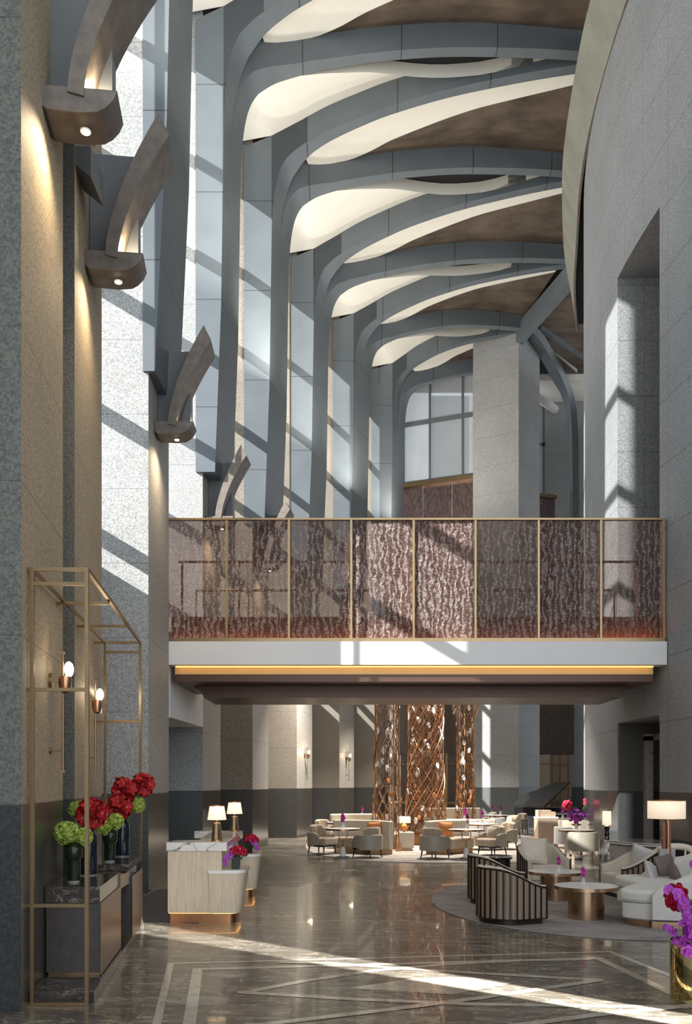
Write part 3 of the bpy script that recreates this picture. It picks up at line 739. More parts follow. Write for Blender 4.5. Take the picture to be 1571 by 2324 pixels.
# ================================================================ CONSOLE
def lx(D, off): return -2.63-.1375*(D-7.13)+off      # lines parallel to the pier faces
co = thing('console_desk', 'dark marble and bronze console desk inside the brass frame', 'console')
m = MB(); m.prism([(-2.66,7.42),(-2.12,7.42),(-2.58,11.25),(-3.19,11.25)], 0, .10); m.build('plinth', M['dark_marble'], co, bevel=.004)
m = MB(); m.prism([(-2.735,8.0),(-2.235,8.0),(-2.41,9.42),(-2.92,9.42)], .765, .91); m.build('worktop', M['dark_marble'], co, bevel=.003)
m = MB(); m.prism([(-2.73,8.02),(-2.24,8.02),(-2.40,9.36),(-2.9,9.36)], .13, .765); m.build('body', M['dark_leather'], co)
m = MB(); m.prism([(-2.235,8.015),(-2.225,8.015),(-2.39,9.36),(-2.40,9.36)], .11, .762); m.build('front_panel', M['desk_bronze'], co)
m = MB(); m.prism([(-2.72,8.05),(-2.25,8.05),(-2.41,9.3),(-2.88,9.3)], .10, .13); m.build('base_strip', M['brass_dark'], co); m = MB(); m.prism([(-2.9,9.95),(-2.43,9.95),(-2.54,11.0),(-3.1,11.0)], .10, .13); m.build('base_strip', M['brass_dark'], co)
m = MB(); m.prism([(-2.88,9.3),(-2.40,9.3),(-2.45,9.95),(-2.95,9.95)], .72, .86); m.build('drawer', M['oak'], co, bevel=.003)
m = MB(); m.prism([(-2.93,9.66),(-2.375,9.66),(-2.55,11.0),(-3.14,11.0)], .895, .96); m.build('raised_worktop', M['dark_marble'], co, bevel=.003)
m = MB(); m.prism([(-2.9,9.95),(-2.42,9.95),(-2.54,10.98),(-3.1,10.98)], .13, .80); m.build('body', M['dark_leather'], co)
m = MB(); m.prism([(-2.425,9.95),(-2.412,9.95),(-2.535,10.98),(-2.55,10.98)], .11, .80); m.build('front_panel', M['desk_bronze'], co)
m = MB(); m.prism([(-2.62,9.9),(-2.43,9.9),(-2.50,10.5),(-2.7,10.5)], .80, .895); m.build('glass_block', M['clear_glass'], co)

# ================================================================ SCONCES
def make_sconce(label):
    t = thing('wall_sconce', label, 'wall light', group='brass wall sconces with a white half globe')
    m = MB(); m.tube([(.12,0,-.52),(.12,0,.60)], .010, 10); m.box(.10,.14,-.02,.02,.58,.605); m.box(.10,.14,-.02,.02,-.53,-.505); m.build('rod', M['brass_dark'], t, smooth=True)
    m = MB(); m.tube([(0,0,.33),(.03,0,.33)], .075, 24); m.build('wall_plate', M['brass'], t, smooth=True)
    m = MB(); m.tube([(0,0,-.32),(.02,0,-.32)], .03, 14); m.tube([(.02,0,-.32),(.12,0,-.32)], .008, 8); m.build('lower_bracket', M['brass_dark'], t, smooth=True)
    m = MB(); m.lathe([(.012,-.12),(.045,-.10),(.06,-.02),(.058,.04),(.03,.05)], (.14,0,.33), 20); m.build('cup', M['copper'], t, smooth=True)
    m = MB(); m.lathe([(.0001,-.075),(.03,-.068),(.055,-.048),(.07,-.02),(.072,0),(.07,.02),(.055,.048),(.03,.068),(.0001,.075)], (.175,0,.44), 20, sx=.6); m.build('globe', M['globe'], t, smooth=True)
    return t
s0 = make_sconce('brass wall sconce with a glowing half globe, inside the near half of the brass frame'); s0.location = (-2.775,8.25,2.48); s0.rotation_euler = (0,0,.13)
dup(s0, (-3.14,10.6,2.48), .13, 'brass wall sconce between the dark slot and the sunlit pier')
dup(s0, (-1.46,30.7,2.5), -.28, 'brass wall sconce on the far pier left, half globe lit')
dup(s0, (.0,34.7,2.5), -.36, 'brass wall sconce on the far pier next to the lattice columns')

# ================================================================ VASES AND FLOWERS
def blossom(m, c, ax, r, n, w=.5, cup=.35, mi=0, layers=1, twist=0):
    ax = Vector(ax).normalized(); u = ax.orthogonal().normalized(); v = ax.cross(u); c = Vector(c)
    for L in range(layers):
        rr = r*(1-.28*L); cp = cup+.35*L
        for k in range(n):
            a = 2*PI*(k+.5*L)/n+twist; d = u*math.cos(a)+v*math.sin(a); t = ax.cross(d)
            p0 = c; pm = c+d*rr*.55+ax*rr*cp*.9; pe = c+d*rr+ax*rr*cp*(1.1+.3*random.random()-.15)
            q1 = c+d*rr*.62+ax*rr*cp+t*rr*w; q2 = c+d*rr*.62+ax*rr*cp-t*rr*w
            m.add([p0, q1, pe, q2, pm-ax*rr*.12], [(0,1,4),(1,2,4),(2,3,4),(3,0,4)], mi)
def sph(i, n):
    z = 1-2*(i+.5)/n; a = i*2.39996; r = math.sqrt(1-z*z); return Vector((r*math.cos(a), r*math.sin(a), z))
def head_hydrangea(r):
    m = MB(); m.ball((0,0,0), r*.68, 14, 10)
    for i in range(130):
        d = sph(i,130); d = (d+Vector([random.uniform(-.07,.07) for _ in range(3)])).normalized()
        blossom(m, d*r*random.uniform(.74,.92), d+Vector([random.uniform(-.6,.6) for _ in range(3)]), r*.25, 4, .45, .35, twist=random.random()*3)
    return m
def trumpet(m, c, ax, r):
    ax = Vector(ax).normalized(); u = ax.orthogonal().normalized(); v = ax.cross(u); tw = random.random()*2
    for k in range(6):
        a = 2*PI*k/6+tw; d = u*math.cos(a)+v*math.sin(a); q = ax.cross(d); back = .06 if k % 2 else 0
        rows = []
        for f in (0,.2,.4,.6,.8,.93,1.0):
            w = .40*math.sin(PI*min(1,.12+.88*f))**.7 if f < 1 else .03
            rad = .10+.95*f**1.3; hh = .75*math.sin(f*PI*.58)-back
            rows.append([c+d*r*rad+q*r*w*e+ax*r*(hh+.10*abs(e)) for e in (-1,-.5,0,.5,1)])
        for r0, r1 in zip(rows, rows[1:]):
            b = len(m.v); m.v += [tuple(p) for p in r0+r1]; m.f += [(b+i,b+i+1,b+6+i,b+5+i) for i in range(4)]; m.m += [0]*4
def head_amaryllis(r, n=13):
    m = MB(); m.ball((0,0,0), r*.45, 10, 8)
    for i in range(n):
        d = sph(i, n); d = (d+Vector([random.uniform(-.15,.15) for _ in range(3)])).normalized()
        c = d*r*.45; trumpet(m, c, d, r*.66)
        for k in range(3): 
            e = c+d*r*.45+Vector([random.uniform(-.04,.04) for _ in range(3)])*r*3; m.ball(e, r*.03, 5, 4, 1)
    return m
def head_rose(r):
    m = MB(); m.ball((0,0,0), r*.55, 10, 8)
    blossom(m, (0,0,-r*.1), (0,0,1), r*.95, 6, .6, .35); blossom(m, (0,0,0), (0,0,1), r*.8, 5, .6, .7, twist=.4); blossom(m, (0,0,0), (0,0,1), r*.55, 5, .6, 1.3, twist=.9); blossom(m, (0,0,.1*r), (0,0,1), r*.3, 4, .6, 2.3, twist=.2)
    return m
def flower(kind, m, mats, c, r, label, cat, stem=None, group=None, smooth=False):
    o = m.build(kind, mats, smooth=smooth, ang=80); o.location = c; tag(o, label, cat, group)
    if stem:
        s = MB(); pts = [Vector(p)-Vector(c) for p in stem]; pts = [pts[0]]+[pts[0].lerp(Vector((0,0,0)), t)+Vector((0,0,.10*math.sin(PI*t)*(pts[0].length))) for t in (.25,.5,.75)]+[Vector((0,0,0))]
        st = s.tube(pts, stem_r, 8); s.build('stem', M['leaf'], o, smooth=True)
    return o
stem_r = .012
def vase(name, prof, loc, mat, label, group=None):
    t = thing(name, label, 'vase', loc, 0, group)
    m = MB(); m.lathe(prof, (0,0,0), 32, cap=False); b = m.build('glass_body', mat, t, smooth=True, ang=50, solid=.006)
    return t
bl = [(.001,.015),(.088,.015),(.093,.03),(.093,.39),(.085,.415),(.062,.435),(.058,.48),(.062,.49)]
gl = [(.001,.02),(.058,.02),(.062,.04),(.062,.20),(.070,.225),(.082,.24),(.084,.385)]
def foot(t, r): m = MB(); m.lathe([(r,0),(r,.018)], (0,0,0), 28); m.build('glass_foot', M['clear_glass'], t, smooth=True)
v1 = vase('glass_vase', bl, (-2.64,9.02,.911), M['vase_blue'], 'tall smoky blue bottle vase on the near console top, half behind the brass post'); foot(v1,.085)
v2 = vase('glass_vase', gl, (-2.59,8.38,.911), M['vase_green'], 'stepped green tinted glass vase nearest the front edge of the console'); foot(v2,.055)
v3 = vase('glass_vase', bl, (-2.735,10.75,.961), M['vase_blue'], 'tall smoky blue bottle vase at the far end of the raised console top'); foot(v3,.085)
v4 = vase('glass_vase', gl, (-2.68,10.0,.961), M['vase_green'], 'stepped dark green glass vase on the raised console top'); foot(v4,.055)
def put(kind, px_, py_, D, rpx, label, stem, mk):
    c = W(px_, py_, D); r = rpx*D/FPX
    if kind == 'h': return flower('hydrangea', head_hydrangea(r), [M['hydrangea']], c, r, label, 'flower', stem, 'lime green hydrangeas on the console')
    return flower('amaryllis', head_amaryllis(r), [M['amaryllis'], M['pearl']], c, r, label, 'flower', stem, 'red amaryllis on the console', smooth=True)
put('h',150,1890,8.32,28,'large lime hydrangea head leaning left over the green glass vase',[(-2.60,8.38,1.05)],0)
put('h',190,1899,8.38,21,'lime hydrangea head behind the near brass post',[(-2.58,8.38,1.05)],0)
put('h',176,1836,9.1,20,'lime hydrangea head behind the left of the near red amaryllis',[(-2.65,9.02,1.2)],0)
put('h',228,1845,9.2,15,'lime hydrangea head mostly hidden behind the near red amaryllis',[(-2.64,9.03,1.2)],0)
put('h',262,1864,9.95,19,'lime hydrangea head right over the dark green vase',[(-2.67,10.0,1.1)],0)
put('h',236,1878,9.9,17,'lime hydrangea head hanging left of the dark green vase',[(-2.69,10.0,1.1)],0)
put('h',312,1826,10.7,18,'lime hydrangea head under the rightmost red amaryllis',[(-2.72,10.75,1.3)],0)
stem_r = .02
put('a',208,1846,8.95,32,'large red amaryllis head crossed by the near brass post',[(-2.64,9.02,1.15)],0)
put('a',282,1793,10.6,26,'red amaryllis head at the top of the bouquet, below the single bloom',[(-2.73,10.75,1.25)],0)
put('a',270,1832,10.5,27,'red amaryllis head low in the bouquet over the far blue vase',[(-2.73,10.75,1.25)],0)
put('a',324,1781,10.75,24,'red amaryllis head reaching right, in front of the far brass post',[(-2.73,10.75,1.25)],0)
m = MB(); trumpet(m,Vector((0,0,-.05)),(.1,-.1,1),.06)
flower('amaryllis', m, [M['amaryllis'], M['pearl']], W(268,1764,10.6), .05, 'single red amaryllis bloom sticking up above the others', 'flower', [(-2.73,10.75,1.3)], 'red amaryllis on the console')

# ================================================================ CHECK-IN DESK
dk = thing('reception_desk', 'pale maple reception desk with white veined marble top', 'desk')
D0 = 11.66; D1 = 14.55
XL = XA(380,D0); XRt = XA(513,D0); XR2 = XA(553,D1)-.03; XL2 = XA(446,D1)
topo = [(XL-.015,D0-.015),(XRt+.01,D0-.015),(XR2+.01,D1+.05),(XL2,D1+.05),(XL2,D1-.22),(XR2-.45,D1-.22),(XRt-.45,D0+.5),(XL-.015,D0+.5)]
m = MB(); m.prism(topo, .955, 1.07); m.build('marble_top', M['white_marble'], dk, bevel=.004)
bod = [(XL,D0),(XRt-.06,D0),(XR2-.06,D1),(XL2+.02,D1),(XL2+.02,D1-.15),(XR2-.42,D1-.15),(XRt-.42,D0+.45),(XL,D0+.45)]
m = MB(); m.prism(bod, .135, .955); m.build('body', M['maple'], dk, bevel=.004)
ins = [(XL+.03,D0+.03),(XRt-.10,D0+.03),(XR2-.10,D1-.03),(XL2+.06,D1-.03),(XL2+.06,D1-.12),(XR2-.38,D1-.12),(XRt-.38,D0+.42),(XL+.03,D0+.42)]
m = MB(); m.prism(ins, 0, .135); m.build('copper_plinth', M['copper_base'], dk)
m = MB(); m.box(XL2+.03,XR2-.45,D1-.24,D1-.21,.62,.93); m.build('back_panel', M['oak'], dk)
m = MB(); m.prism([(XL+.015,D0+.012),(XRt-.085,D0+.012),(XR2-.085,D1-.02),(XR2-.095,D1-.02),(XRt-.095,D0+.022),(XL+.015,D0+.022)], .128, .134); m.build('light_strip', M['led'], dk)
def rr(x0,x1,y0,y1,r,n=5,corners=(1,1,1,1)):
    out = []
    for k,(cx,cy,a0) in enumerate(((x1-r,y1-r,0),(x0+r,y1-r,90),(x0+r,y0+r,180),(x1-r,y0+r,270))):
        if corners[k]:
            for i in range(n+1): a = math.radians(a0+90*i/n); out.append((cx+r*math.cos(a), cy+r*math.sin(a)))
        else: out.append(((x1,y1),(x0,y1),(x0,y0),(x1,y0))[k])
    return out
def make_pod(label):
    t = thing('desk_pod', label, 'side desk', group='low maple pods docked to the reception desk')
    n = 6
    top = rr(0,.46,0,.70,.14,n,(1,0,0,1)); bt = rr(0,.40,.02,.66,.12,n,(1,0,0,1)); ft = rr(.05,.34,.05,.60,.1,n,(1,0,0,1))
    m = MB(); m.prism(bt, .135, .66, 0, top); m.build('body', M['maple'], t, smooth=True, ang=40)
    tp2 = rr(-.01,.475,-.012,.715,.15,n,(1,0,0,1))
    m = MB(); m.prism(top, .655, .665); m.prism(tp2, .663, .705); m.build('marble_top', M['white_marble'], t, smooth=True, ang=40)
    m = MB(); m.prism(ft, 0, .135); m.build('copper_plinth', M['copper_base'], t, smooth=True, ang=40)
    m = MB(); m.prism(rr(.04,.36,.04,.62,.1,n,(1,0,0,1)), .127, .134); m.build('light_strip', M['led'], t)
    return t
p0 = make_pod('low maple pod at the near corner of the reception desk'); p0.location = (XA(474,11.62),11.62,0)
dup(p0, (XA(551,14.2)-.2,14.25,0), .05, 'low maple pod at the far corner of the reception desk')
def make_desk_lamp(label):
    t = thing('table_lamp', label, 'lamp', group='brass lamps on the reception desk')
    m = MB(); m.lathe([(.078,0),(.078,.012),(.07,.02)], (0,0,0), 24); m.build('foot', M['brass'], t, smooth=True)
    m = MB()
    for k in range(8):
        a = 2*PI*k/8; c = Vector((math.cos(a),math.sin(a),0)); tt = Vector((-c.y,c.x,0))
        r0, r1, w0, w1 = .072, .048, .024, .016
        vs = [c*r0-tt*w0, c*r0+tt*w0, tt*w0*.3, -tt*w0*.3]; vt = [c*r1-tt*w1, c*r1+tt*w1, tt*w1*.3, -tt*w1*.3]
        m.add([v+Vector((0,0,.02)) for v in vs]+[v+Vector((0,0,.245)) for v in vt], [(3,2,1,0),(4,5,6,7),(0,1,5,4),(1,2,6,5),(2,3,7,6),(3,0,4,7)])
    m.build('fluted_stem', M['brass'], t, bevel=.003)
    m = MB(); m.tube([(0,0,.24),(0,0,.30)], .012, 10); m.build('neck', M['brass_dark'], t, smooth=True)
    m = MB(); m.lathe([(.128,.285),(.096,.475)], (0,0,0), 36, cap=False); m.build('shade', M['shade'], t, smooth=True, solid=.003)
    m = MB(); m.lathe([(.099,.470),(.099,.478),(.094,.478),(.094,.470)], (0,0,0), 36, cap=False); m.build('shade_rim', M['copper'], t, smooth=True)
    return t
l0 = make_desk_lamp('brass lamp with a cream shade, nearer one on the reception desk'); l0.location = (XA(492,12.0),12.0,1.071)
dup(l0, (XA(532,14.35),14.35,1.071), 0, 'brass lamp with a cream shade, farther one on the reception desk')
def rose_vase(px_, D, z, lab1, lab2, lab3, flip=1):
    t = thing('flower_vase', lab1, 'vase', (XA(px_,D),D,z), 0, 'dark square vases on the desk pods')
    m = MB(); m.box(-.055,.055,-.055,.055,0,.165); m.build('dark_glass_body', M['vase_green'], t, bevel=.006); m = MB(); m.box(-.046,.046,-.046,.046,.01,.13); m.build('filling', M['leg_black'], t)
    r0 = head_rose(.045)
    b = thing('rose_bouquet', lab2, 'bouquet', (XA(px_,D)+.03,D,z+.20), 0, 'crimson rose bouquets on the desk pods')
    o0 = None
    for i in range(15):
        d = sph(i, 26); 
        if d.z < -.15: continue
        if o0 is None: o = r0.build('rose', M['rose'], b, smooth=True, ang=80); o0 = o
        else: o = o0.copy(); COL.objects.link(o); o.parent = b
        o.location = (d.x*.095, d.y*.095, d.z*.075); o.rotation_euler = d.to_track_quat('Z','Y').to_euler()
    m = MB(); 
    for i in range(8): blossom(m, (random.uniform(-.09,.09),random.uniform(-.09,.09),-.04), (random.uniform(-1,1),random.uniform(-1,1),-.1), .05, 2, .3, .2)
    m.tube([(-.01,0,-.19),(0,0,0)], .015, 6); m.build('leaves', M['leaf'], b)
    oc = thing('orchid_spray', lab3, 'flower', (XA(px_,D)-.07*flip,D-.07,z+.19), 0, 'purple orchids beside the roses')
    bm_ = MB(); orchid_bloom(bm_, (0,0,0), (0,-1,.1), .05)
    for k in range(4):
        if k == 0: o1 = bm_.build('bloom', [M['orchid'], M['orchid_heart']], oc, smooth=True, ang=80); o = o1
        else: o = o1.copy(); COL.objects.link(o); o.parent = oc
        o.location = ((.03-.035*k)*flip, .0, .02-.032*k*(1 if k<3 else 1.3)); o.rotation_euler = (0, .3*k*flip, .2*k)
def orchid_bloom(m, c, ax, r):
    ax = Vector(ax).normalized(); up_ = Vector((0,0,1)); s = ax.cross(up_).normalized(); u = s.cross(ax)
    c = Vector(c)
    for a, w, L in ((90,.42,.9),(210,.34,.8),(330,.34,.8),(10,.62,.95),(170,.62,.95)):
        t = math.radians(a); d = s*math.cos(t)+u*math.sin(t); q = ax.cross(d); n = 5
        pts = [c]
        for (f, ww, h) in ((.35,.75,.10),(.65,1.0,.14),(.9,.65,.06),(1.0,0,.0)):
            if ww: pts += [c+d*r*L*f+q*r*w*ww+ax*r*(h-.08), c+d*r*L*f-q*r*w*ww+ax*r*(h-.08)]
            else: pts.append(c+d*r*L)
        m.add(pts, [(0,1,2),(1,3,4,2),(3,5,6,4),(5,7,6)], 0)
    m.ball(c+ax*r*.12-u*r*.12, r*.18, 8, 6, 1)
rose_vase(535, 11.85, .706, 'dark square glass vase on the near desk pod', 'round crimson rose bouquet on the near desk pod', 'purple orchid spray hanging left of the near rose bouquet')
rose_vase(566, 14.5, .706, 'dark square glass vase on the far desk pod', 'round crimson rose bouquet on the far desk pod', 'purple orchid spray hanging right of the far rose bouquet', -1)

# mosaic carpet behind the desk
m = MB(); m.prism([(-3.25,11.9),(-1.95,11.65),(-2.3,15.9),(-3.3,15.3)], 0.001, .006); o = m.build('mosaic_rug', M['mosaic']); tag(o, 'grey and white mosaic patterned rug behind the maple reception desk', 'rug')
# ================================================================ LOUNGE: shape helpers
def upath(R, arm, n=22, ry=None):
    ry = ry or R; pts = []
    k = 5
    for i in range(k): pts.append((Vector((arm*(1-i/k), -ry, 0)), Vector((0,-1,0))))
    for i in range(n+1):
        a = -PI/2-PI*i/n; pts.append((Vector((R*math.cos(a), ry*math.sin(a), 0)), Vector((math.cos(a)/R, math.sin(a)/ry, 0)).normalized()))
    for i in range(1,k+1): pts.append((Vector((arm*i/k, ry, 0)), Vector((0,1,0))))
    return pts
def shell(m, path, th, zb, zt, mi=0, rnd=.4, out=0):
    rings = []
    for i, (p, nrm) in enumerate(path):
        t = i/(len(path)-1); b = zb(p, t) if callable(zb) else zb; z = zt(p, t) if callable(zt) else zt; r = th*rnd
        o = p+nrm*out; q = p-nrm*th
        ring = [o+Vector((0,0,b)), o+Vector((0,0,z-r))]
        for k in range(1,4): a = PI/2*k/4; ring.append(o-nrm*(r*(1-math.cos(a)))+Vector((0,0,z-r+r*math.sin(a))))
        ring.append(o-nrm*r+Vector((0,0,z))); ring.append(q+nrm*r+Vector((0,0,z)))
        for k in range(1,4): a = PI/2*k/4; ring.append(q+nrm*(r*(1-math.sin(a)))+Vector((0,0,z-r+r*math.cos(a))))
        ring += [q+Vector((0,0,z-r)), q+Vector((0,0,b))]
        rings.append([tuple(x) for x in ring])
    m.loft(rings)
def sstep(x): x = min(1, max(0, x)); return x*x*(3-2*x)
def cushion(name, w, h, t, loc, rot, mat, label, group=None, parent=None):
    m = MB(); n = 12; vs = {}; V_ = []
    for s in (1,-1):
        for i in range(n+1):
            for j in range(n+1):
                u = -1+2*i/n; v = -1+2*j/n
                e = (1-abs(u)**2.4)**.55*(1-abs(v)**2.4)**.55 if abs(u) < 1 and abs(v) < 1 else 0
                k = 1-.07*(1-abs(u))*(abs(v)**3)-0; kk = 1-.07*(1-abs(v))*(abs(u)**3)
                V_.append((u*w/2*(kk if abs(u)==1 else 1), s*e*t/2, v*h/2*(k if abs(v)==1 else 1)))
    N1 = (n+1)**2; fs = []
    for s in (0,1):
        for i in range(n):
            for j in range(n):
                a = s*N1+i*(n+1)+j; fs.append((a,a+1,a+n+2,a+n+1))
    m.add(V_, fs); o = m.build(name, mat, parent, smooth=True, ang=120); o.location = loc; o.rotation_euler = rot
    if not parent: tag(o, label, 'cushion', group)
    return o
def ring_poly(R, arm, n=20, ry=None, inset=0, front=0):
    return [(p-nrm*inset)[:2] for p, nrm in upath(R, arm, n, ry)]

# ---- slatted tub chair, faces +x
def make_tub(label, panel='tan_leather', inner='seat_cream', group='barrel armchairs with dark slatted backs'):
    t = thing('barrel_armchair', label, 'armchair', group=group)
    R, arm = .43, .36
    zt = lambda p, tt=0: .50+.25*sstep((.36-p.x)/.76)
    path = upath(R, arm, 26)
    # dense path for the channels
    L = [0]; 
    for a, b in zip(path, path[1:]): L.append(L[-1]+(b[0]-a[0]).length)
    def at_(s):
        for i in range(len(L)-1):
            if s <= L[i+1]+1e-9:
                f = (s-L[i])/(L[i+1]-L[i]); return path[i][0].lerp(path[i+1][0], f), path[i][1].lerp(path[i+1][1], f).normalized()
        return path[-1]
    NC = 22; m = MB(); f = MB()
    for c in range(NC):
        s0 = L[-1]*c/NC; s1 = L[-1]*(c+1)/NC; rings = []
        for k in range(6):
            p, nr = at_(s0+(s1-s0)*k/5); bl_ = .020*math.sin(PI*k/5)**.6 if 0<k<5 else 0
            q = p+nr*(bl_-.004); z = zt(p)-.03
            rings.append((q+Vector((0,0,.075)), q+Vector((0,0,z))))
        m.strip([r[0] for r in rings], [r[1] for r in rings])
        p, nr = at_(s0); f.bar(p+nr*.008+Vector((0,0,.07)), p+nr*.008+Vector((0,0,zt(p)-.01)), .014, .03, up=(nr.x,nr.y,0))
    p, nr = at_(L[-1]); f.bar(p+nr*.008+Vector((0,0,.07)), p+nr*.008+Vector((0,0,zt(p)-.01)), .014, .03, up=(nr.x,nr.y,0))
    m.build('padded_channels', M[panel], t, smooth=True, ang=60)
    f.tube([p+nr*.008+Vector((0,0,zt(p)-.015)) for p, nr in path], .014, 6); f.tube([p+nr*.006+Vector((0,0,.075)) for p, nr in path], .012, 6)
    f.build('slatted_frame', M['bead'], t)
    m = MB(); shell(m, path, .085, .10, lambda p, tt: zt(p)+.012, rnd=.3, out=-.002); m.build('inner_shell', M[inner], t, smooth=True, ang=50)
    m = MB(); m.prism([tuple(v) for v in ring_poly(R, arm-.05, 20, inset=.03)], 0, .07); m.build('plinth', M['bead'], t, smooth=True)
    m = MB(); m.prism([tuple(v) for v in ring_poly(R, arm+.02, 20, inset=.09)], .12, .38); m.build('seat_cushion', M[inner], t, bevel=.035, seg=3)
    m = MB(); m.prism([tuple(v) for v in ring_poly(R, arm-.01, 20, inset=.087)], .075, .14); m.build('seat_base', M[inner], t)
    return t
# ---- upholstered leg chair, faces +x
def make_easy(label, group='beige easy chairs on dark legs'):
    t = thing('easy_chair', label, 'armchair', group=group)
    R, arm = .35, .20; path = upath(R, arm, 24)
    m = MB(); shell(m, path, .06, lambda p, tt: .20+.06*sstep((p.x+.05)/.25), lambda p, tt: .57-.05*sstep((p.x-.02)/.2), rnd=.48); m.build('leather_shell', M['taupe_leather'], t, smooth=True, ang=50)
    m = MB(); pl = [(x, y) for x, y in ring_poly(R, .36, 20, inset=.065)]; m.prism(pl, .235, .43); m.build('seat_cushion', M['velvet'], t, bevel=.045, seg=3)
    m = MB(); path2 = [q for q in upath(R-.065, .02, 24) if q[0].x < -.06]; shell(m, path2, .12, .42, lambda p, tt: .76-.04*abs(2*tt-1)**4, rnd=.45); m.build('back_cushion', M['velvet'], t, smooth=True, ang=50)
    m = MB(); m.prism([tuple(v) for v in ring_poly(R, .30, 16, inset=.09)], .195, .235); m.build('base_frame', M['leg_black'], t)
    for (x, y) in ((.28,.22),(.28,-.22),(-.22,.19),(-.22,-.19)):
        m = MB(); m.tube([(x*1.12,y*1.12,0),(x,y,.2)], [.013,.021], 10); m.build('leg', M['leg_black'], t, smooth=True)
    return t
# ---- marble table on a brass fork
def make_bistro(label, r=.45, group='round marble tables on a fork shaped stem'):
    t = thing('round_table', label, 'table', group=group)
    m = MB(); m.lathe([(r-.01,.70),(r-.01,.712)], (0,0,0), 48); m.build('marble_top', M['table_marble'], t, smooth=True)
    m = MB(); m.lathe([(r-.05,.67),(r,.675),(r,.712),(r-.011,.712),(r-.011,.69)], (0,0,0), 48); m.build('copper_rim', M['copper'], t, smooth=True)
    m = MB(); m.lathe([(.16,0),(.16,.012),(.10,.015)], (0,0,0), 32); m.build('foot_plate', M['leg_black'], t, smooth=True)
    m = MB(); m.lathe([(.082,.012),(.045,.25)], (0,0,0), 28); m.build('stone_cone', M['white'], t, smooth=True)
    m = MB(); m.tube([(0,0,.25),(0,0,.44)], .014, 10); m.build('stem', M['brass'], t, smooth=True)
    m = MB(); m.tube([(.11*math.cos(a),0,.55+.11*math.sin(a)) for a in [PI+PI*k/14 for k in range(15)]]+[(.11,0,.67)], .012, 8); m.tube([(-.11,0,.55),(-.11,0,.67)],.012,8); m.build('fork', M['brass_dark'], t, smooth=True)
    return t
def make_bud(label, group='little glass bud vases with magenta orchids'):
    t = thing('bud_vase', label, 'vase', group=group)
    m = MB(); m.lathe([(.042,0),(.044,.006),(.036,.012),(.016,.085),(.019,.10)], (0,0,0), 20, cap=False); m.build('glass_body', M['clear_glass'], t, smooth=True)
    m = MB(); m.tube([(0,0,.01),(.003,0,.12),(-.01,0,.21)], .004, 6); m.build('stem', M['leaf'], t, smooth=True)
    m = MB()
    for k in range(7): orchid_bloom(m, (random.uniform(-.022,.022),random.uniform(-.02,.02),.12+.016*k), (random.uniform(-.8,.8),-1,random.uniform(-.2,.4)), .034)
    m.build('blooms', [M['magenta'], M['magenta']], t, smooth=True, ang=80)
    return t
# ---- curved banquette (arc round the origin)
def make_banquette(label, a0, a1, R, hb=.86, group='cream curved banquettes'):
    t = thing('curved_banquette', label, 'sofa', group=group)
    n = 20
    def arc(m, r0, r1, z0, z1, e=0):
        pl = [((r0)*math.cos(a), (r0)*math.sin(a)) for a in [a0+e+(a1-a0-2*e)*k/n for k in range(n+1)]]+[(r1*math.cos(a), r1*math.sin(a)) for a in [a1-e-(a1-a0-2*e)*k/n for k in range(n+1)]]
        m.prism(pl, z0, z1)
    m = MB(); arc(m, R-.13, R, .12, hb); m.build('backrest', M['booth'], t, bevel=.04, seg=3)
    m = MB(); arc(m, R-.70, R-.10, .14, .42); m.build('seat', M['velvet'], t, bevel=.04, seg=3)
    m = MB(); arc(m, R-.62, R-.02, 0, .14, .03); m.build('plinth', M['brass_dark'], t)
    return t

# rugs
def rugmesh(pts, name, mat, label):
    m = MB(); m.prism(pts, .001, .014); o = m.build(name, mat, bevel=.004); tag(o, label, 'rug'); return o
se = lambda cx, cy, rx, ry, e, n=72: [(cx+rx*math.copysign(abs(math.cos(2*PI*k/n))**e, math.cos(2*PI*k/n)), cy+ry*math.copysign(abs(math.sin(2*PI*k/n))**e, math.sin(2*PI*k/n))) for k in range(n)]
rugmesh(se(2.75,27.3,3.95,6.9,.72), 'round_rug', M['rug_far'], 'large rounded taupe rug under the lounge round the lattice columns')
rugmesh(se(3.75,13.55,2.42,3.2,1.0), 'round_rug', M['rug_near'], 'oval grey rug under the barrel armchairs and copper tables')

# ---- copper drum tables
def make_drum_table(label):
    t = thing('coffee_table', label, 'coffee table', group='round marble topped copper drum tables')
    m = MB(); m.lathe([(.425,.435),(.425,.447)], (0,0,0), 64); m.build('marble_top', M['table_marble'], t, smooth=True)
    m = MB(); m.lathe([(.38,.40),(.432,.402),(.432,.447),(.426,.447),(.426,.43)], (0,0,0), 64); m.build('copper_rim', M['brush_copper'], t, smooth=True)
    m = MB(); m.lathe([(.24,0),(.24,.40)], (0,0,0), 64); m.build('drum_base', M['brush_copper'], t, smooth=True)
    return t
zr = .015
dt = make_drum_table('round copper drum table with a white marble top, the nearer of the two'); dt.location = (3.27,12.0,zr)
dup(dt, (3.32,13.95,zr), 0, 'round copper drum table with a white marble top, the one behind')
bv = make_bud('bud vase with magenta orchid on the nearer copper drum table'); bv.location = (XA(1324,12.1),12.1,zr+.448)
dup(bv, (XA(1268,13.9),13.9,zr+.448), .5, 'bud vase with magenta orchid on the farther copper drum table')

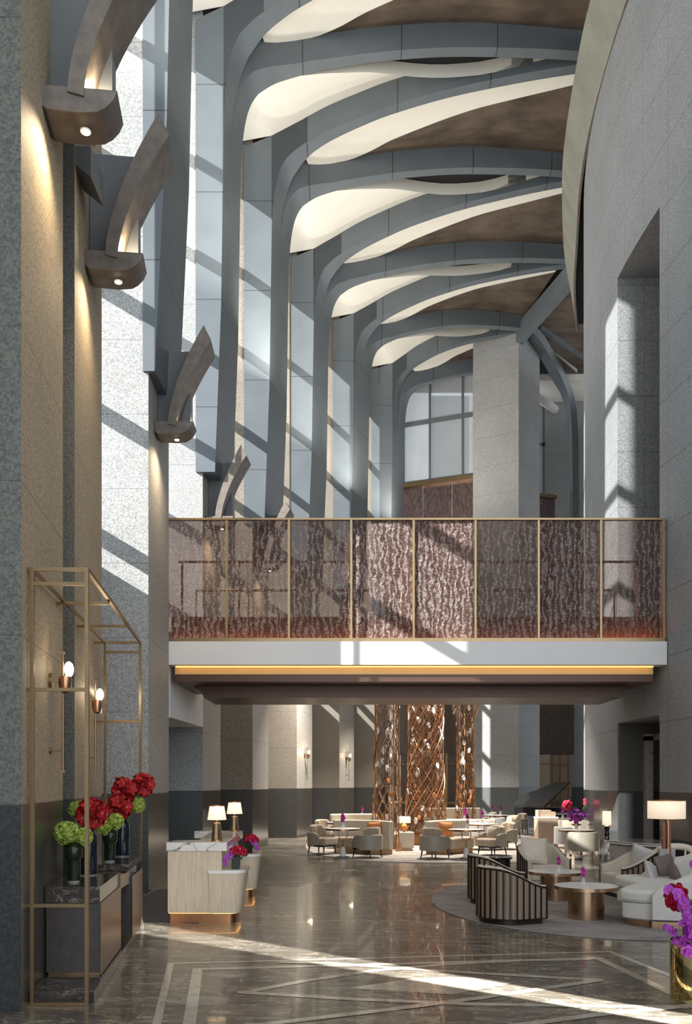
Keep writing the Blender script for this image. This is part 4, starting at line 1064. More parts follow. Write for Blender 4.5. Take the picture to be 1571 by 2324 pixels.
# ---- barrel chairs
tb = make_tub('slatted barrel armchair nearest the camera, seen from behind'); tb.scale = (.94,.94,.98); tb.location = (2.16,11.78,zr); tb.rotation_euler = (0,0,math.radians(22))
dup(tb, (2.30,13.6,zr), math.radians(8), 'slatted barrel armchair behind the nearest one, turned to the tables')
dup(tb, (3.50,15.85,zr), math.radians(-78), 'barrel armchair holding a big cream cushion beyond the copper tables')
dup(tb, (4.62,14.3,zr), math.radians(188), 'barrel armchair on the right between copper table and marble counter')
cushion('cushion', .46,.40,.15,(2.02,11.78,.56),(math.radians(-14),0,math.radians(112)),M['cushion_cream'],'cream cushion peeping over the back of the nearest barrel armchair','cushions on the barrel armchairs')
cushion('cushion', .46,.40,.15,(2.12,13.6,.56),(math.radians(-14),0,math.radians(98)),M['cushion_cream'],'cream cushion peeping over the second slatted barrel armchair','cushions on the barrel armchairs')
cushion('cushion', .50,.48,.16,(3.40,15.92,.63),(math.radians(-12),math.radians(2),math.radians(6)),M['cushion_cream'],'large square cream silk cushion standing upright in the far barrel armchair','cushions on the barrel armchairs')
cushion('cushion', .46,.42,.15,(4.86,14.4,.62),(math.radians(10),math.radians(16),math.radians(-50)),M['cushion_grey'],'silver grey cushion against the arm of the right barrel armchair','cushions on the barrel armchairs')

# ---- the big curved sofa
sf = thing('curved_sofa', 'pale grey curved sofa with a copper plinth at the right edge', 'sofa', (4.45,12.15,zr), math.radians(165))
path = upath(.92, .30, 40, 1.25)
zt = lambda p, tt: .40+.38*min(1, max(.02,(.31-p.x)/.75))**.55
m = MB(); shell(m, path, .20, .13, zt, rnd=.46); m.build('backrest', M['pale_fabric'], sf, smooth=True, ang=50)
inn = [(p-nr*.17)[:2] for p, nr in path]
front = []
for k in range(25):
    y = 1.07-2.14*k/24; front.append((.40+.30*abs(math.sin(PI*(y/1.07)*.5))**1.2*(1 if abs(y)<.85 else 1-.9*((abs(y)-.85)/.22)**2), y))
seat = [tuple(v) for v in inn]+front
m = MB(); m.prism(seat, .30, .47); m.build('seat_cushion', M['pale_fabric'], sf, bevel=.05, seg=3)
seat2 = [tuple(v) for v in inn]+[(x-.03,y*.985) for x, y in front]
m = MB(); m.prism(seat2, .09, .30); m.build('seat_base', M['pale_fabric'], sf, bevel=.02)
seat3 = [((p-nr*.12)[0],(p-nr*.12)[1]) for p, nr in path]+[(x-.10,y*.95) for x, y in front]
m = MB(); m.prism(seat3, 0, .09); m.build('copper_plinth', M['brush_copper'], sf)
cushion('cushion', .46,.44,.14,W(1480,1985,12.9),(math.radians(-20),math.radians(10),math.radians(60)),M['cushion_grey'],'silver grey cushion on the curved sofa','cushions on the curved sofa')
cushion('cushion', .42,.38,.13,W(1512,1968,13.05),(math.radians(-16),math.radians(-6),math.radians(35)),M['cushion_brown'],'mauve brown cushion standing behind the silver one on the curved sofa','cushions on the curved sofa')
cushion('cushion', .38,.36,.13,W(1530,1985,12.6),(math.radians(-20),math.radians(20),math.radians(80)),M['cushion_brown'],'mauve brown cushion tilted low on the curved sofa','cushions on the curved sofa')

# ---- big lamp behind the sofa on a side table
m = MB(); st = thing('side_table', 'dark round side table hidden behind the curved sofa under the big lamp', 'side table', (5.42,14.9,zr))
m.lathe([(.02,0),(.18,.0),(.18,.02),(.03,.03),(.03,.41),(.26,.43),(.26,.45),(.01,.45)], (0,0,0), 32); m.build('stand', M['bead'], st, smooth=True, ang=30)
lp = thing('table_lamp', 'big lamp with a wide drum shade on a copper slab stem', 'lamp', (5.42,14.9,zr+.452))
m = MB(); m.box(-.125,-.03,-.06,.06,0,.255); m.box(.05,.125,-.05,.07,0,.255); m.box(-.03,.02,-.075,.05,0,.255); m.build('stone_foot', M['stone_stool'], lp, bevel=.004)
m = MB(); m.box(-.068,.062,-.028,.028,.0,.66); m.build('copper_slab', M['copper_glass'], lp, bevel=.003)
m = MB(); m.box(-.010,.004,-.082,-.03,.04,.70); m.build('bright_rod', M['copper'], lp)
m = MB(); m.lathe([(.008,.66),(.04,.72),(.045,.725)], (0,0,0), 20); m.build('socket_cone', M['copper_base'], lp, smooth=True)
m = MB(); m.lathe([(.285,.715),(.285,.995)], (0,0,0), 56, cap=False); m.build('drum_shade', M['shade_dim'], lp, smooth=True, solid=.003)
m = MB(); m.lathe([(.288,.99),(.288,1.0),(.281,1.0),(.281,.99)], (0,0,0), 56, cap=False); m.lathe([(.288,.712),(.288,.718),(.281,.718),(.281,.712)], (0,0,0), 56, cap=False); m.build('shade_rim', M['copper_base'], lp, smooth=True)
m = MB(); m.bar((-.28,0,.97),(.28,0,.97),.008); m.bar((0,-.28,.97),(0,.28,.97),.008); m.lathe([(.03,.80),(.045,.85),(.03,.90)], (0,0,0), 14); m.build('bulb_and_spider', M['pearl'], lp)

lp.scale = (1.07,1.07,1.1)
# ---- white ring backed chair by the curved wall
rc = thing('ring_chair', 'white rounded chair with an open ring back by the curved wall', 'armchair', (XA(1532,15.52),15.52,0), math.radians(240))
m = MB(); m.tube([(.31*math.cos(a),.31*math.sin(a),.62-.10*math.cos(a)) for a in [2*PI*k/40 for k in range(40)]], .062, 14, closed=True); m.build('ring_back', M['pearl'], rc, smooth=True)
m = MB(); m.lathe([(.05,.30),(.25,.32),(.285,.38),(.27,.44),(.01,.46)], (.03,0,0), 32); m.build('seat', M['pale_fabric'], rc, smooth=True)
for (x, y) in ((.2,.2),(.2,-.2),(-.2,.2),(-.2,-.2)):
    m = MB(); m.tube([(x*1.1,y*1.1,0),(x,y,.40)], .014, 8); m.build('leg', M['leg_black'], rc, smooth=True)
for (x, y) in ((-.24,.14),(-.24,-.14)):
    m = MB(); m.tube([(x*.8,y*.9,.38),(x,y,.68)], .018, 8); m.build('back_strut', M['pearl'], rc, smooth=True)

lo = thing('low_table', 'low dark round table behind the second slatted barrel armchair', 'low table', (XA(1136,18.5),18.5,0))
m = MB(); m.lathe([(.24,.27),(.25,.28),(.25,.30),(.24,.305)], (0,0,0), 32); m.build('top', M['piano_black'], lo, smooth=True, ang=40)
m = MB(); m.lathe([(.20,0),(.20,.27)], (0,0,0), 32); m.build('drum_body', M['bead'], lo, smooth=True, ang=40)
# ---- marble counter with little lamp
ct = thing('marble_counter', 'grey marble counter with brass lattice panel against the curved wall', 'counter', (0,0,0))
tp = [(5.02,17.0),(5.35,16.2),(5.60,15.95),(5.98,15.95),(6.02,16.15),(6.05,17.3),(5.5,17.55),(5.1,17.4)]
m = MB(); m.prism(tp, .73, .76); m.build('top', M['grey_marble'], ct, bevel=.01)
cen = Vector((5.6,16.8)); tq = [tuple(cen+(Vector(p)-cen)*1.015) for p in tp]; m = MB(); m.prism(tq, .70, .725); m.build('marble_edge', M['white_marble'], ct, bevel=.008)
ti = [tuple(cen+(Vector(p)-cen)*.90) for p in tp]; m = MB(); m.prism(ti, .05, .70); m.build('body', M['grey_marble'], ct)
tj = [tuple(cen+(Vector(p)-cen)*.80) for p in tp]; m = MB(); m.prism(tj, 0, .05); m.build('plinth', M['bead'], ct)
m = MB(); a = Vector((*ti[1],0)); b = Vector((*ti[2],0)); c_ = Vector((*ti[3],0))
for (p, q) in ((a,b),(b,c_)):
    nrm = Vector((q.y-p.y, -(q.x-p.x), 0)).normalized()*.012
    L = (q-p).length; k = 0
    n_ = max(2, int(L/.06))
    for i in range(n_):
        for s in (1,-1):
            x0_ = p.lerp(q, i/n_); x1_ = p.lerp(q, (i+1)/n_)
            if s < 0: x0_, x1_ = x1_, x0_
            for j in range(9): m.bar(x0_+nrm+Vector((0,0,.10+.065*j)), x1_+nrm+Vector((0,0,.165+.065*j)), .006)
m.build('brass_lattice', M['brass'], ct)
sl = thing('table_lamp', 'small lamp with a tall narrow cream shade on the marble counter', 'lamp', (XA(1377,17.1),17.1,.761))
m = MB(); m.lathe([(.045,0),(.055,.02),(.04,.06),(.052,.10),(.038,.15),(.05,.20),(.055,.26),(.01,.28)], (0,0,0), 20); m.build('glass_base', M['piano_black'], sl, smooth=True)
m = MB(); m.lathe([(.083,.285),(.083,.55)], (0,0,0), 32, cap=False); m.build('shade', M['shade'], sl, smooth=True, solid=.003)

# ---- dining chairs and tables along the curved wall
def make_dining(label, mat, group='low backed dining chairs by the curved wall'):
    t = thing('dining_chair', label, 'chair', group=group)
    path = upath(.30, .12, 20, .36)
    m = MB(); shell(m, path, .06, .30, lambda p, tt: .74-.12*sstep((p.x+.12)/.25), rnd=.45); m.build('curved_back', M[mat], t, smooth=True, ang=50)
    m = MB(); m.prism([tuple(v) for v in ring_poly(.30,.30,16,.36,inset=.055)], .30, .45); m.build('seat', M['velvet'], t, bevel=.03, seg=3)
    for (x, y) in ((.24,.28),(.24,-.28),(-.20,.26),(-.20,-.26)):
        m = MB(); m.bar((x,y,0),(x,y,.30),.05); m.build('leg', M['oak'], t)
    m = MB(); m.bar((-.2,-.26,.20),(-.2,.26,.20),.025,.03); m.build('stretcher', M['oak'], t)
    return t
dc = make_dining('olive backed dining chair in front of the marble table', 'taupe_leather'); dc.location = (XA(1322,20.3),20.3,0); dc.rotation_euler = (0,0,math.radians(88))
d2 = make_dining('mauve dining chair on the left of the marble table', 'cushion_grey'); d2.location = (XA(1286,22.6),22.6,0); d2.rotation_euler = (0,0,math.radians(20))
dup(dc, (XA(1300,27.0),27.0,0), math.radians(85), 'olive backed dining chair just behind the host stand', scale=(1,1.5,1))
bt = make_bistro('round marble table with bud vase behind the olive dining chair', .43); bt.location = (XA(1308,21.6),21.6,0)
dup(bv, (XA(1307,21.5),21.5,.713), 0, 'bud vase with magenta orchid on the table behind the olive dining chair', scale=(1.5,1.5,1.5))
dup(bt, (XA(1284,28.6),28.6,0), 0, 'round marble table behind the host stand')
dup(bv, (XA(1277,28.4),28.4,.713), 0, 'bud vase with magenta orchid behind the host stand', scale=(1.5,1.5,1.5))

# tall pink and purple bouquet
bq = thing('tall_bouquet', 'tall bouquet of crimson roses and purple orchids before the piano', 'bouquet', (XA(1308,24.5),24.5,0))
m = MB(); m.lathe([(.20,0),(.22,.02),(.04,.05),(.04,.66),(.14,.70),(.14,.72)], (0,0,0), 20); m.build('stand', M['brass_dark'], bq, smooth=True)
m = MB(); m.lathe([(.06,.72),(.07,.9)], (0,0,0), 16); m.build('vase', M['vase_green'], bq, smooth=True)
m = MB()
for i in range(16): d = sph(i,16); m.ball(Vector((-.25,0,1.25))+d*.10, .055, 8, 6)
m.build('roses', M['rose'], bq, smooth=True); m = MB()
for i in range(4): m.ball((.30+random.uniform(-.03,.03),.2,1.28+.05*i), .05, 8, 6)
m.build('roses', M['rose'], bq, smooth=True)
m = MB()
for i in range(34): orchid_bloom(m, (random.uniform(-.22,.22),random.uniform(-.1,.1),.82+.30*random.random()), (random.uniform(-1,1),-1,random.uniform(-.3,.5)), .055)
m.build('orchids', [M['orchid'],M['orchid']], bq, smooth=True, ang=80)
m = MB(); m.tube([(0,0,.8),(-.1,0,1.1),(-.24,0,1.25)], .008, 6); m.tube([(0,0,.8),(.2,.1,1.1),(.30,.2,1.3)], .008, 6); m.build('stems', M['leaf'], bq)

# host stand
hs = thing('host_stand', 'pale wood host stand with a marble ledge in front of the piano', 'stand', (XA(1239,25.2),25.2,0), .08)
m = MB(); m.box(-.29,.29,-.2,.2,.03,.86); m.build('cabinet', M['oak'], hs, bevel=.006)
m = MB(); m.box(-.30,.30,-.21,.21,.86,.90); m.build('marble_ledge', M['white_marble'], hs, bevel=.004)
m = MB(); m.box(-.26,.11,-.14,.18,.90,1.09); m.box(.11,.24,-.14,.18,.90,1.04); m.build('raised_top', M['oak'], hs, bevel=.004)
m = MB(); m.box(-.27,.27,-.18,.18,0,.03); m.build('plinth', M['bead'], hs)

# grand piano
pn = thing('grand_piano', 'black grand piano with its lid propped open', 'piano', (XA(1262,33.5),33.3,0), math.radians(24))
out = [(0,0),(1.52,0),(1.52,.75),(1.42,1.05),(1.15,1.35),(.95,1.65),(.80,1.95),(.55,2.12),(.25,2.10),(0,1.95)]
out = [(x-.62,y) for x, y in out]
m = MB(); m.prism(out, .60, .94); m.build('case', M['piano_black'], pn, bevel=.01)
ax_ = math.radians(37); lid = []
m = MB()
for z in (0,.03):  # lid
    for x, y in out:
        xx = x+.62; lid.append((-.62+xx*math.cos(ax_)-z*math.sin(ax_), y+.0, .96+xx*math.sin(ax_)+z*math.cos(ax_)))
n = len(out); m.add(lid, [tuple(range(n)), tuple(range(2*n-1,n-1,-1))]+[(i,(i+1)%n,n+(i+1)%n,n+i) for i in range(n)]); m.build('lid', M['piano_satin'], pn)
m = MB(); m.bar((-.6,-.02,.955),(.55,-.02,.955+1.15*math.tan(ax_)-.03),.03,.03); m.build('gilt_lid_edge', M['gold'], pn)
m = MB(); m.bar((.62,.8,.94),(.45,.8,1.68),.02,.02); m.build('prop_stick', M['leg_black'], pn)
m = MB(); m.box(-.55,.80,.3,1.2,.941,.947); m.build('gilt_plate', M['gold'], pn)
m = MB(); m.box(-.5,.78,-.16,0,.66,.74); m.build('keyboard', M['pearl'], pn)
m = MB(); m.box(-.62,.90,-.2,.0,.60,.66); m.box(-.62,-.52,-.2,0,.66,.80); m.box(.80,.90,-.2,0,.66,.80); m.build('key_bed', M['piano_black'], pn)
for (x, y) in ((-.45,.15),(.75,.15),(-.2,1.75)):
    m = MB(); m.lathe([(.05,.0),(.03,.05),(.05,.09),(.038,.14),(.06,.42),(.085,.60)], (x,y,0), 12); m.build('leg', M['piano_black'], pn, smooth=True)

# ================================================================ LOUNGE ROUND THE LATTICE COLUMNS
ec = make_easy('beige easy chair with cushion at the left front of the far rug'); ec.location = (-.66,23.0,zr); ec.rotation_euler = (0,0,math.radians(-38))
def ez(px_, D, a, lab): return dup(ec, (XA(px_,D),D,zr), math.radians(a), lab)
ez(736,26.3,-50,'beige easy chair behind the left front one')
ez(837,21.9,135,'beige easy chair seen from behind, in front of the orange cushion on the left')
ez(984,21.6,52,'beige easy chair seen from behind, in front of the right orange cushion')
ez(1120,22.6,215,'beige easy chair with a small cushion right of the front marble table')
ez(1146,24.6,205,'beige easy chair behind the cushioned one on the right')
ez(1158,29.8,205,'beige easy chair with a pillow in the middle distance on the right')
ez(1178,32.0,195,'farthest beige easy chair on the right, before the piano')
ez(848,31.0,-60,'beige easy chair far behind the left lattice column')
ez(1110,33.0,190,'beige easy chair beside the farthest marble table')
for (p, D, lab, a) in ((740,22.95,'small beige cushion in the left front easy chair',-38),(1117,22.55,'small beige cushion in the right front easy chair',215),(1157,29.7,'small beige cushion in the middle distance easy chair',205)):
    r = math.radians(a); cushion('cushion', .36,.28,.12,(XA(p,D)+.02*math.cos(r),D+.02*math.sin(r)-.05,.60),(math.radians(-12),0,r+PI/2),M['velvet'],lab,'small beige cushions')
t1 = make_bistro('round marble table at the left front of the far rug'); t1.location = (XA(778,22),22.0,zr)
bud_r = lambda px_, D, lab, z=.713+zr: dup(bv, (XA(px_,D),D,z), random.random()*3, lab, scale=(1.55,1.55,1.55))
bud_r(778,21.95,'bud vase with magenta orchid on the left front marble table')
dup(t1, (XA(777,25.4),25.4,zr), .6, 'round marble table behind the left front one')
dup(t1, (XA(1058,21.6),21.6,zr), 0, 'round marble table in front of the right banquette'); bud_r(1060,21.6,'bud vase with magenta orchid in front of the right banquette')
dup(t1, (XA(1092,24.5),24.5,zr), .5, 'round marble table behind the right front one'); bud_r(1093,24.5,'bud vase with magenta orchid on the table behind the right front one')
dup(t1, (XA(1128,31.2),31.2,zr), 0, 'round marble table in the far right of the lounge'); bud_r(1116,31.0,'bud vase with magenta orchid on the far right table, left one'); bud_r(1136,31.3,'bud vase with magenta orchid on the far right table, right one')
dup(t1, (XA(815,30.0),30.0,zr), 0, 'round marble table by the far left armchair'); bud_r(822,30.0,'bud vase with magenta orchid on the far left table')
dup(t1, (XA(1052,26.5),26.5,zr), 0, 'round marble table between lattice column and grey chair'); bud_r(1054,26.4,'bud vase with magenta orchid on the table beside the big lattice column'); 
bq1 = make_banquette('cream curved banquette with an orange cushion, left of the big lattice column', math.radians(18), math.radians(100), 1.42); bq1.location = (-.12,22.35,zr)
bq2 = make_banquette('cream curved banquette with an orange cushion, right of the big lattice column', math.radians(94), math.radians(165), 1.42); bq2.location = (3.42,22.45,zr)
cushion('cushion', .42,.40,.14,(XA(849,23.25),23.15,.62+.02),(math.radians(-10),math.radians(-4),math.radians(-28)),M['orange'],'orange cushion on the left banquette','orange cushions')
cushion('cushion', .42,.40,.14,(XA(1012,23.2),23.2,.62+.02),(math.radians(-10),math.radians(3),math.radians(24)),M['orange'],'orange cushion on the right banquette','orange cushions')
b3 = make_banquette('long cream banquette in the back of the lounge behind the lattice column', math.radians(79), math.radians(118), 3.2, .95); b3.location = (4.3,29.0,zr)
b4 = make_banquette('low brown backed banquette between big column and grey chair', math.radians(60), math.radians(104), 2.2, .72); b4.location = (3.6,25.6,zr)
b5 = make_banquette('cream backed banquette at the far left behind the tables', math.radians(75), math.radians(130), 1.6, .86); b5.location = (.5,27.0,zr)
# white and grey rounded chairs
gr = make_dining('grey low rounded armchair with a sloping back behind the right tables', 'cushion_grey', 'rounded armchairs in the middle of the lounge'); gr.location = (XA(1094,25.3),26.2,zr); gr.rotation_euler = (0,0,math.radians(120)); gr.scale = (1.1,1.1,.95)
dup(gr, (XA(1122,28.2),28.4,zr), math.radians(150), 'white rounded armchair behind the grey one', scale=(1.2,1.2,1))
for c in list(bpy.data.objects):
    pass
# little box table and amber lamp
bx = thing('box_table', 'cream cube side table between the two banquettes', 'side table', (XA(922,24.2),24.2,zr))
m = MB(); m.box(-.20,.20,-.2,.2,.07,.50); m.build('cube', M['booth'], bx, bevel=.012); m = MB(); m.box(-.15,.15,-.15,.15,0,.07); m.build('foot', M['brass_dark'], bx)
al = thing('table_lamp', 'amber glass lamp with a wide cream shade between the banquettes', 'lamp', (XA(917,24.2),24.2,zr+.501))
m = MB(); m.lathe([(.05,0),(.05,.02),(.03,.03),(.075,.08),(.085,.14),(.06,.20),(.02,.23),(.015,.26)], (0,0,0), 20); m.build('amber_base', M['amber'], al, smooth=True)
m = MB(); m.lathe([(.17,.25),(.17,.42)], (0,0,0), 32, cap=False); m.build('shade', M['shade'], al, smooth=True, solid=.003)

# ================================================================ LATTICE COLUMNS
def make_lattice(label, rf, z1, n, turns, crystals, hole=.0, dense=1, base=True, rods=6, w=.02):
    t = thing('lattice_column', label, 'sculpture', group='woven copper lattice columns')
    z0 = .35; S = 44
    for sgn, nm in ((1,'right_hand_bars'),(-1,'left_hand_bars')):
        m = MB()
        for k in range(n):
            pts = []
            for i in range(S+1):
                z = z0+(z1-z0)*i/S; a = 2*PI*k/n+sgn*turns*2*PI*(z-z0)/(z1-z0); r = rf(z)+(.015*sgn)
                pts.append((r*math.cos(a), r*math.sin(a), z))
            m.tube(pts, w/2, 4)
        m.build(nm, M['copper'] if sgn > 0 else M['copper_base'], t)
    if dense > 1:
        m = MB()
        for k in range(n//2):
            for sgn in (1,-1):
                pts = []
                for i in range(S+1):
                    z = z0+(z1-z0)*i/S; a = 4*PI*(k+.5)/n+sgn*turns*1.4*2*PI*(z-z0)/(z1-z0); r = rf(z)*.62
                    pts.append((r*math.cos(a), r*math.sin(a), z))
                m.tube(pts, w*.4, 4)
        m.build('inner_bars', M['copper_base'], t)
    m = MB()
    for k in range(rods):
        a = 2*PI*k/rods+.3; r = rf(1.5)*.9; m.tube([(r*math.cos(a), r*math.sin(a), .1),(r*math.cos(a), r*math.sin(a), z1)], .014, 6)
    m.build('upright_rods', M['brass_dark'], t)
    m = MB(); R0 = rf(z0); m.lathe([(R0*.72,0),(R0*.72,.30),(R0*1.0,.32),(R0*1.0,.36)], (0,0,0), 32); m.build('plinth', M['copper_base'], t, smooth=True, ang=30)
    cr = MB(); cr.ball((0,0,0), .06, 6, 5, sz=1.75, sy=.45); proto = None; pb = None
    for k in range(crystals):
        a = random.uniform(0,2*PI); z = random.uniform(.5,z1-.2); r = rf(z)*random.uniform(.85,1.02)
        white = z > 2.0 or random.random() < .25
        if white and proto is None: o = cr.build('crystal', M['crystal'], t, smooth=True, ang=10); proto = o
        elif not white and pb is None: o = cr.build('crystal', M['crystal_brown'], t, smooth=True, ang=10); pb = o
        else: o = (proto if white else pb).copy(); COL.objects.link(o); o.parent = t
        o.location = (r*math.cos(a), r*math.sin(a), z); o.rotation_euler = (random.uniform(-.4,.4), random.uniform(-.3,.3), a+PI/2)
    return t
DS = 26.6
r2 = lambda z: .62-.10*sstep(z/3.2)+.03*sstep((z-3.2)/2.5)
lc = make_lattice('broad central copper lattice column with pale crystals', r2, 5.6, 16, .95, 95, dense=2, w=.030); lc.location = (XA(966,DS),DS,zr)
r1 = lambda z: .42-.09*sstep(z/3.5)
l1 = make_lattice('narrow copper lattice column left of the broad one', r1, 5.6, 10, 1.0, 44, w=.028); l1.location = (XA(878,25.2),25.2,zr)
r3 = lambda z: (.34-.05*sstep(z/2.5)+1.6*max(0,(z-3.7)/2.2)**2)
l3 = make_lattice('slim copper lattice column flaring out at the top, right of the broad one', r3, 5.3, 12, .8, 44, w=.024); l3.location = (XA(1056,29.4),29.4,zr)
for (p, D, lab) in ((905,23.9,'thin bronze pole with a square foot before the left lattice column'),(893,24.6,'thin bronze pole between the left and broad lattice columns')):
    t = thing('bronze_pole', lab, 'pole', (XA(p,D),D,zr), 0, 'bronze poles by the lattice columns')
    m = MB(); m.tube([(0,0,.2),(0,0,5.6)], .016, 8); m.build('pole', M['brass_dark'], t, smooth=True); m = MB(); m.box(-.07,.07,-.07,.07,0,.22); m.build('foot', M['copper_base'], t)

# ================================================================ GOLD VASE WITH ORCHIDS
gv = thing('gold_planter', 'polished gold cylinder planter in the lower right corner', 'planter', (XA(1586,7.62),7.62,0))
m = MB(); m.lathe([(.001,.0),(.235,.0),(.237,.01),(.237,.485),(.232,.49)], (0,0,0), 64, cap=False); m.build('cylinder', M['gold'], gv, smooth=True, ang=50)
m = MB(); m.lathe([(.001,.478),(.232,.478)], (0,0,0), 48, cap=False); m.build('copper_lid', M['copper'], gv, smooth=True)
bvz = thing('square_vase', 'dark square glass vase standing on the gold planter', 'vase', (XA(1580,7.6),7.6,.479))
m = MB(); m.box(-.085,.085,-.085,.085,0,.36); m.build('dark_glass_body', M['vase_green'], bvz, bevel=.004)
m = MB(); m.box(-.075,.075,-.075,.075,.01,.30); m.build('filling', M['leg_black'], bvz)
rb = thing('rose_bouquet', 'crimson roses at the left top of the orchid arrangement', 'bouquet', W(1535,2036,7.45))
o0 = None; hr = head_rose(.046)
for i in range(22):
    d = sph(i,22); 
    if o0 is None: o0 = hr.build('rose', M['rose'], rb, smooth=True, ang=80); o = o0
    else: o = o0.copy(); COL.objects.link(o); o.parent = rb
    o.location = (d.x*.066, d.y*.06, d.z*.088); o.rotation_euler = d.to_track_quat('Z','Y').to_euler()
m = MB(); m.tube([(.03,0,-.05),(.12,.05,-.25),(.16,.12,-.4)], .02, 8); m.build('stems', M['leaf'], rb, smooth=True)
def spray(lab, pts, n, r, D, jit):
    P = [W(x,y,D) for x, y in pts]; t = thing('orchid_spray', lab, 'flower', P[0], 0, 'purple orchid sprays'); P = [p-P[0] for p in P]
    m = MB(); m.tube(P, .005, 6); m.build('stem', M['leaf'], t, smooth=True)
    bm_ = MB(); orchid_bloom(bm_, (0,0,0), (0,-1,.1), r); o0 = None
    for k in range(n):
        f = (k+.5)/n*(len(P)-1); i = min(int(f), len(P)-2); p = P[i].lerp(P[i+1], f-i)+Vector([random.uniform(-jit,jit) for _ in range(3)])
        if o0 is None: o0 = bm_.build('bloom', [M['orchid'], M['orchid_heart']], t, smooth=True, ang=80); o = o0
        else: o = o0.copy(); COL.objects.link(o); o.parent = t
        o.location = p+Vector((0,-.05,0)); s = random.uniform(.75,1.1); o.scale = (s,s,s); o.rotation_euler = (random.uniform(-.4,.4), random.uniform(-.6,.6), random.uniform(-.9,.9))
spray('orchid spray over the crimson roses reaching down right', [(1520,2018),(1540,2040),(1560,2070),(1580,2100)], 15, .055, 7.3, .03)
spray('thin orchid spray hanging left of the dark vase', [(1506,2098),(1519,2105),(1527,2130),(1535,2140),(1550,2135)], 13, .036, 7.35, .02)
spray('dense orchid spray falling in front of the dark vase', [(1575,2060),(1560,2085),(1568,2110),(1560,2130),(1570,2150)], 26, .05, 7.25, .05)
spray('lone large orchid blooms over the rim of the gold planter', [(1548,2158),(1560,2160),(1575,2150)], 4, .06, 7.2, .015)
spray('orchid blooms high at the right edge of the picture', [(1566,1958),(1580,1975),(1600,2000),(1600,2060),(1585,2120)], 8, .06, 7.3, .02)
# ================================================================ LIGHT AND CAMERA
wd = bpy.data.worlds.new('World'); sc.world = wd; wd.use_nodes = True
bg = wd.node_tree.nodes['Background']; bg.inputs[0].default_value = (.80,.86,.92,1); bg.inputs[1].default_value = 2.3
def light(kind, name, loc, energy, color=(1,1,1), **kw):
    l = bpy.data.lights.new(name, kind); l.energy = energy; l.color = color
    o = bpy.data.objects.new(name, l); COL.objects.link(o); o.location = loc
    for k, v in kw.items():
        if k == 'dir': o.rotation_euler = Vector(v).to_track_quat('-Z','Y').to_euler()
        else: setattr(l, k, v)
    return o
light('SUN', 'sun', (-20,-10,30), 10.0, (1,.96,.90), angle=math.radians(.53), dir=(1,.68,-.60))
WARM = (1,.78,.50)
# uplights on the corbels (behind each curved fin) and their downlights
for (x, y) in ((-2.45,8.1),(-2.72,10.5),(-2.92,15.6),(-2.9,21.2),(-2.1,25.4)):
    light('POINT', 'corbel_uplight', (x+.16,y+.1,8.28), 11, WARM, shadow_soft_size=.03)
    light('SPOT', 'corbel_downlight', (x,y-.1,7.84), 130, WARM, shadow_soft_size=.05, spot_size=2.4, spot_blend=1.0, dir=(-.08,0,-1))
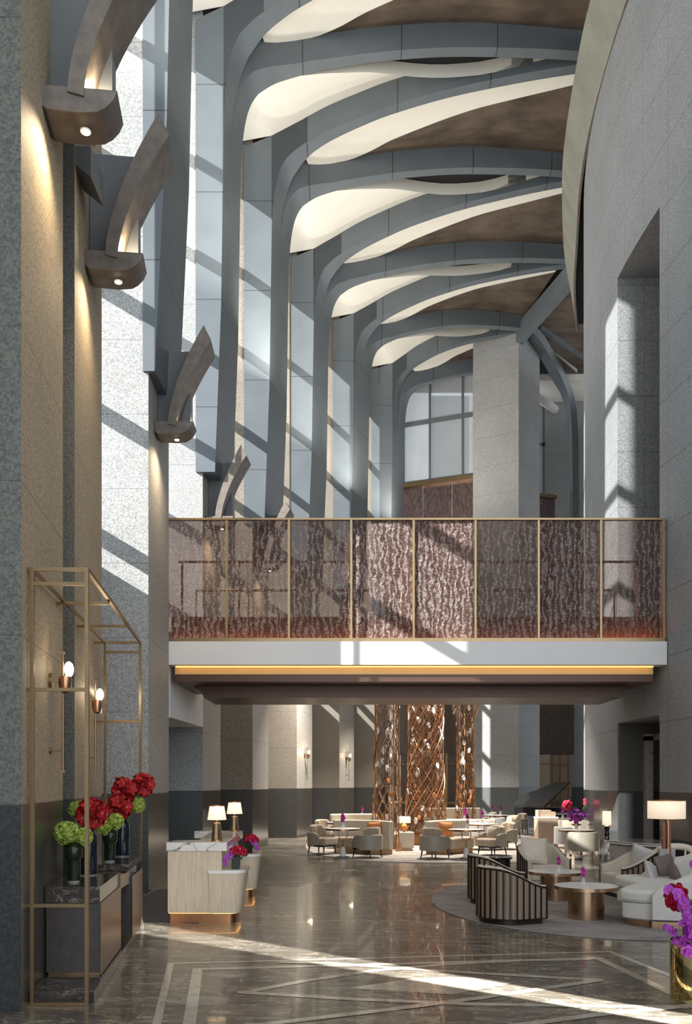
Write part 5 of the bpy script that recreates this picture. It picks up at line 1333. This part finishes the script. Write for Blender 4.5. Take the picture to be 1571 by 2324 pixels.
# added fill lamps in mid-air below the vaults, to brighten the cream ceiling
for (x, y, e) in ((-2.4,12.6,260),(-2.6,18.4,260),(-2.0,23.4,240),(-.9,28.2,240),(.6,32.8,220),(2.2,36.8,200)):
    light('AREA', 'vault_fill', (x,y,13.0), e*.8, (1,.93,.82), shape='DISK', size=.8, dir=(.35,0,1))
light('POINT', 'sconce_lamp', (-2.55,8.25,2.93), 5, WARM, shadow_soft_size=.03)
light('POINT', 'sconce_lamp', (-2.90,10.6,2.93), 5, WARM, shadow_soft_size=.03)
light('POINT', 'sconce_lamp', (-1.2,30.6,2.95), 9, WARM, shadow_soft_size=.03)
light('POINT', 'sconce_lamp', (.24,34.6,2.95), 9, WARM, shadow_soft_size=.03)
for (x, y, z, e) in ((XA(492,12.0),12.0,1.44,3),(XA(532,14.35),14.35,1.44,3),(5.42,14.9,1.42,9),(XA(1377,17.1),17.1,1.17,3),(XA(917,24.2),24.2,.85,5)):
    light('POINT', 'lamp_bulb', (x,y,z), e, WARM, shadow_soft_size=.03)
for (x, y) in ((-.5,29),(3.0,25),(3.4,34)):  # added area lamps hung in the air to brighten the lounge
    light('AREA', 'lounge_fill', (x,y,7.5), 420, (1,.92,.82), shape='DISK', size=.3, dir=(0,0,-1), spread=math.radians(90))
P0_ = Vector((2.02,7.42,0)); dd = Vector((.77,-.64,0)); pn_ = Vector((.64,.77,0)); Q = P0_+dd*6.0; Lq = Q+dd*8
m = MB()  # unseen screens, added only to shape the spot light below
for a_, b_ in ((.11,2.4),(-2.4,-.11)):
    A_ = Q+pn_*a_; B_ = Q+pn_*b_; m.bar((A_.x,A_.y,1.8),(B_.x,B_.y,1.8),.08,3.6)
structure(m.build('beam_mask', M['bead']), 'dark unseen screens added to cut the spot light to a streak')
m = MB(); A_ = Q-pn_*.2; B_ = Q+pn_*.2; m.bar((A_.x,A_.y,.5),(B_.x,B_.y,.5),.1,1.0); m.bar((A_.x,A_.y,3.0),(B_.x,B_.y,3.0),.1,1.1); structure(m.build('beam_mask', M['bead']))
light('SPOT', 'floor_streak_spot', (Lq.x,Lq.y,4.0), 190000, (1,.97,.92), shadow_soft_size=.04, spot_size=math.radians(22), spot_blend=.1, dir=(-dd.x,-dd.y,-.24))  # added spot that draws the bright streak on the floor
# its light passes low through the slot of the added screens
cam = bpy.data.cameras.new('Camera'); co_ = bpy.data.objects.new('Camera', cam); COL.objects.link(co_)
co_.location = (0,0,HC); co_.rotation_euler = (PI/2,0,0)
cam.sensor_fit = 'HORIZONTAL'; cam.sensor_width = 36; cam.lens = FPX/1571*36; cam.shift_y = (HY-1162)/1571; cam.clip_end = 300
sc.camera = co_
vs = sc.view_settings; vs.view_transform = 'Standard'; vs.look = 'None'; vs.gamma = 1; vs.use_curve_mapping = False; vs.exposure = 0.28
sc.cycles.max_bounces = 8; sc.cycles.transparent_max_bounces = 12; sc.cycles.use_denoising = True; sc.cycles.sample_clamp_indirect = 6
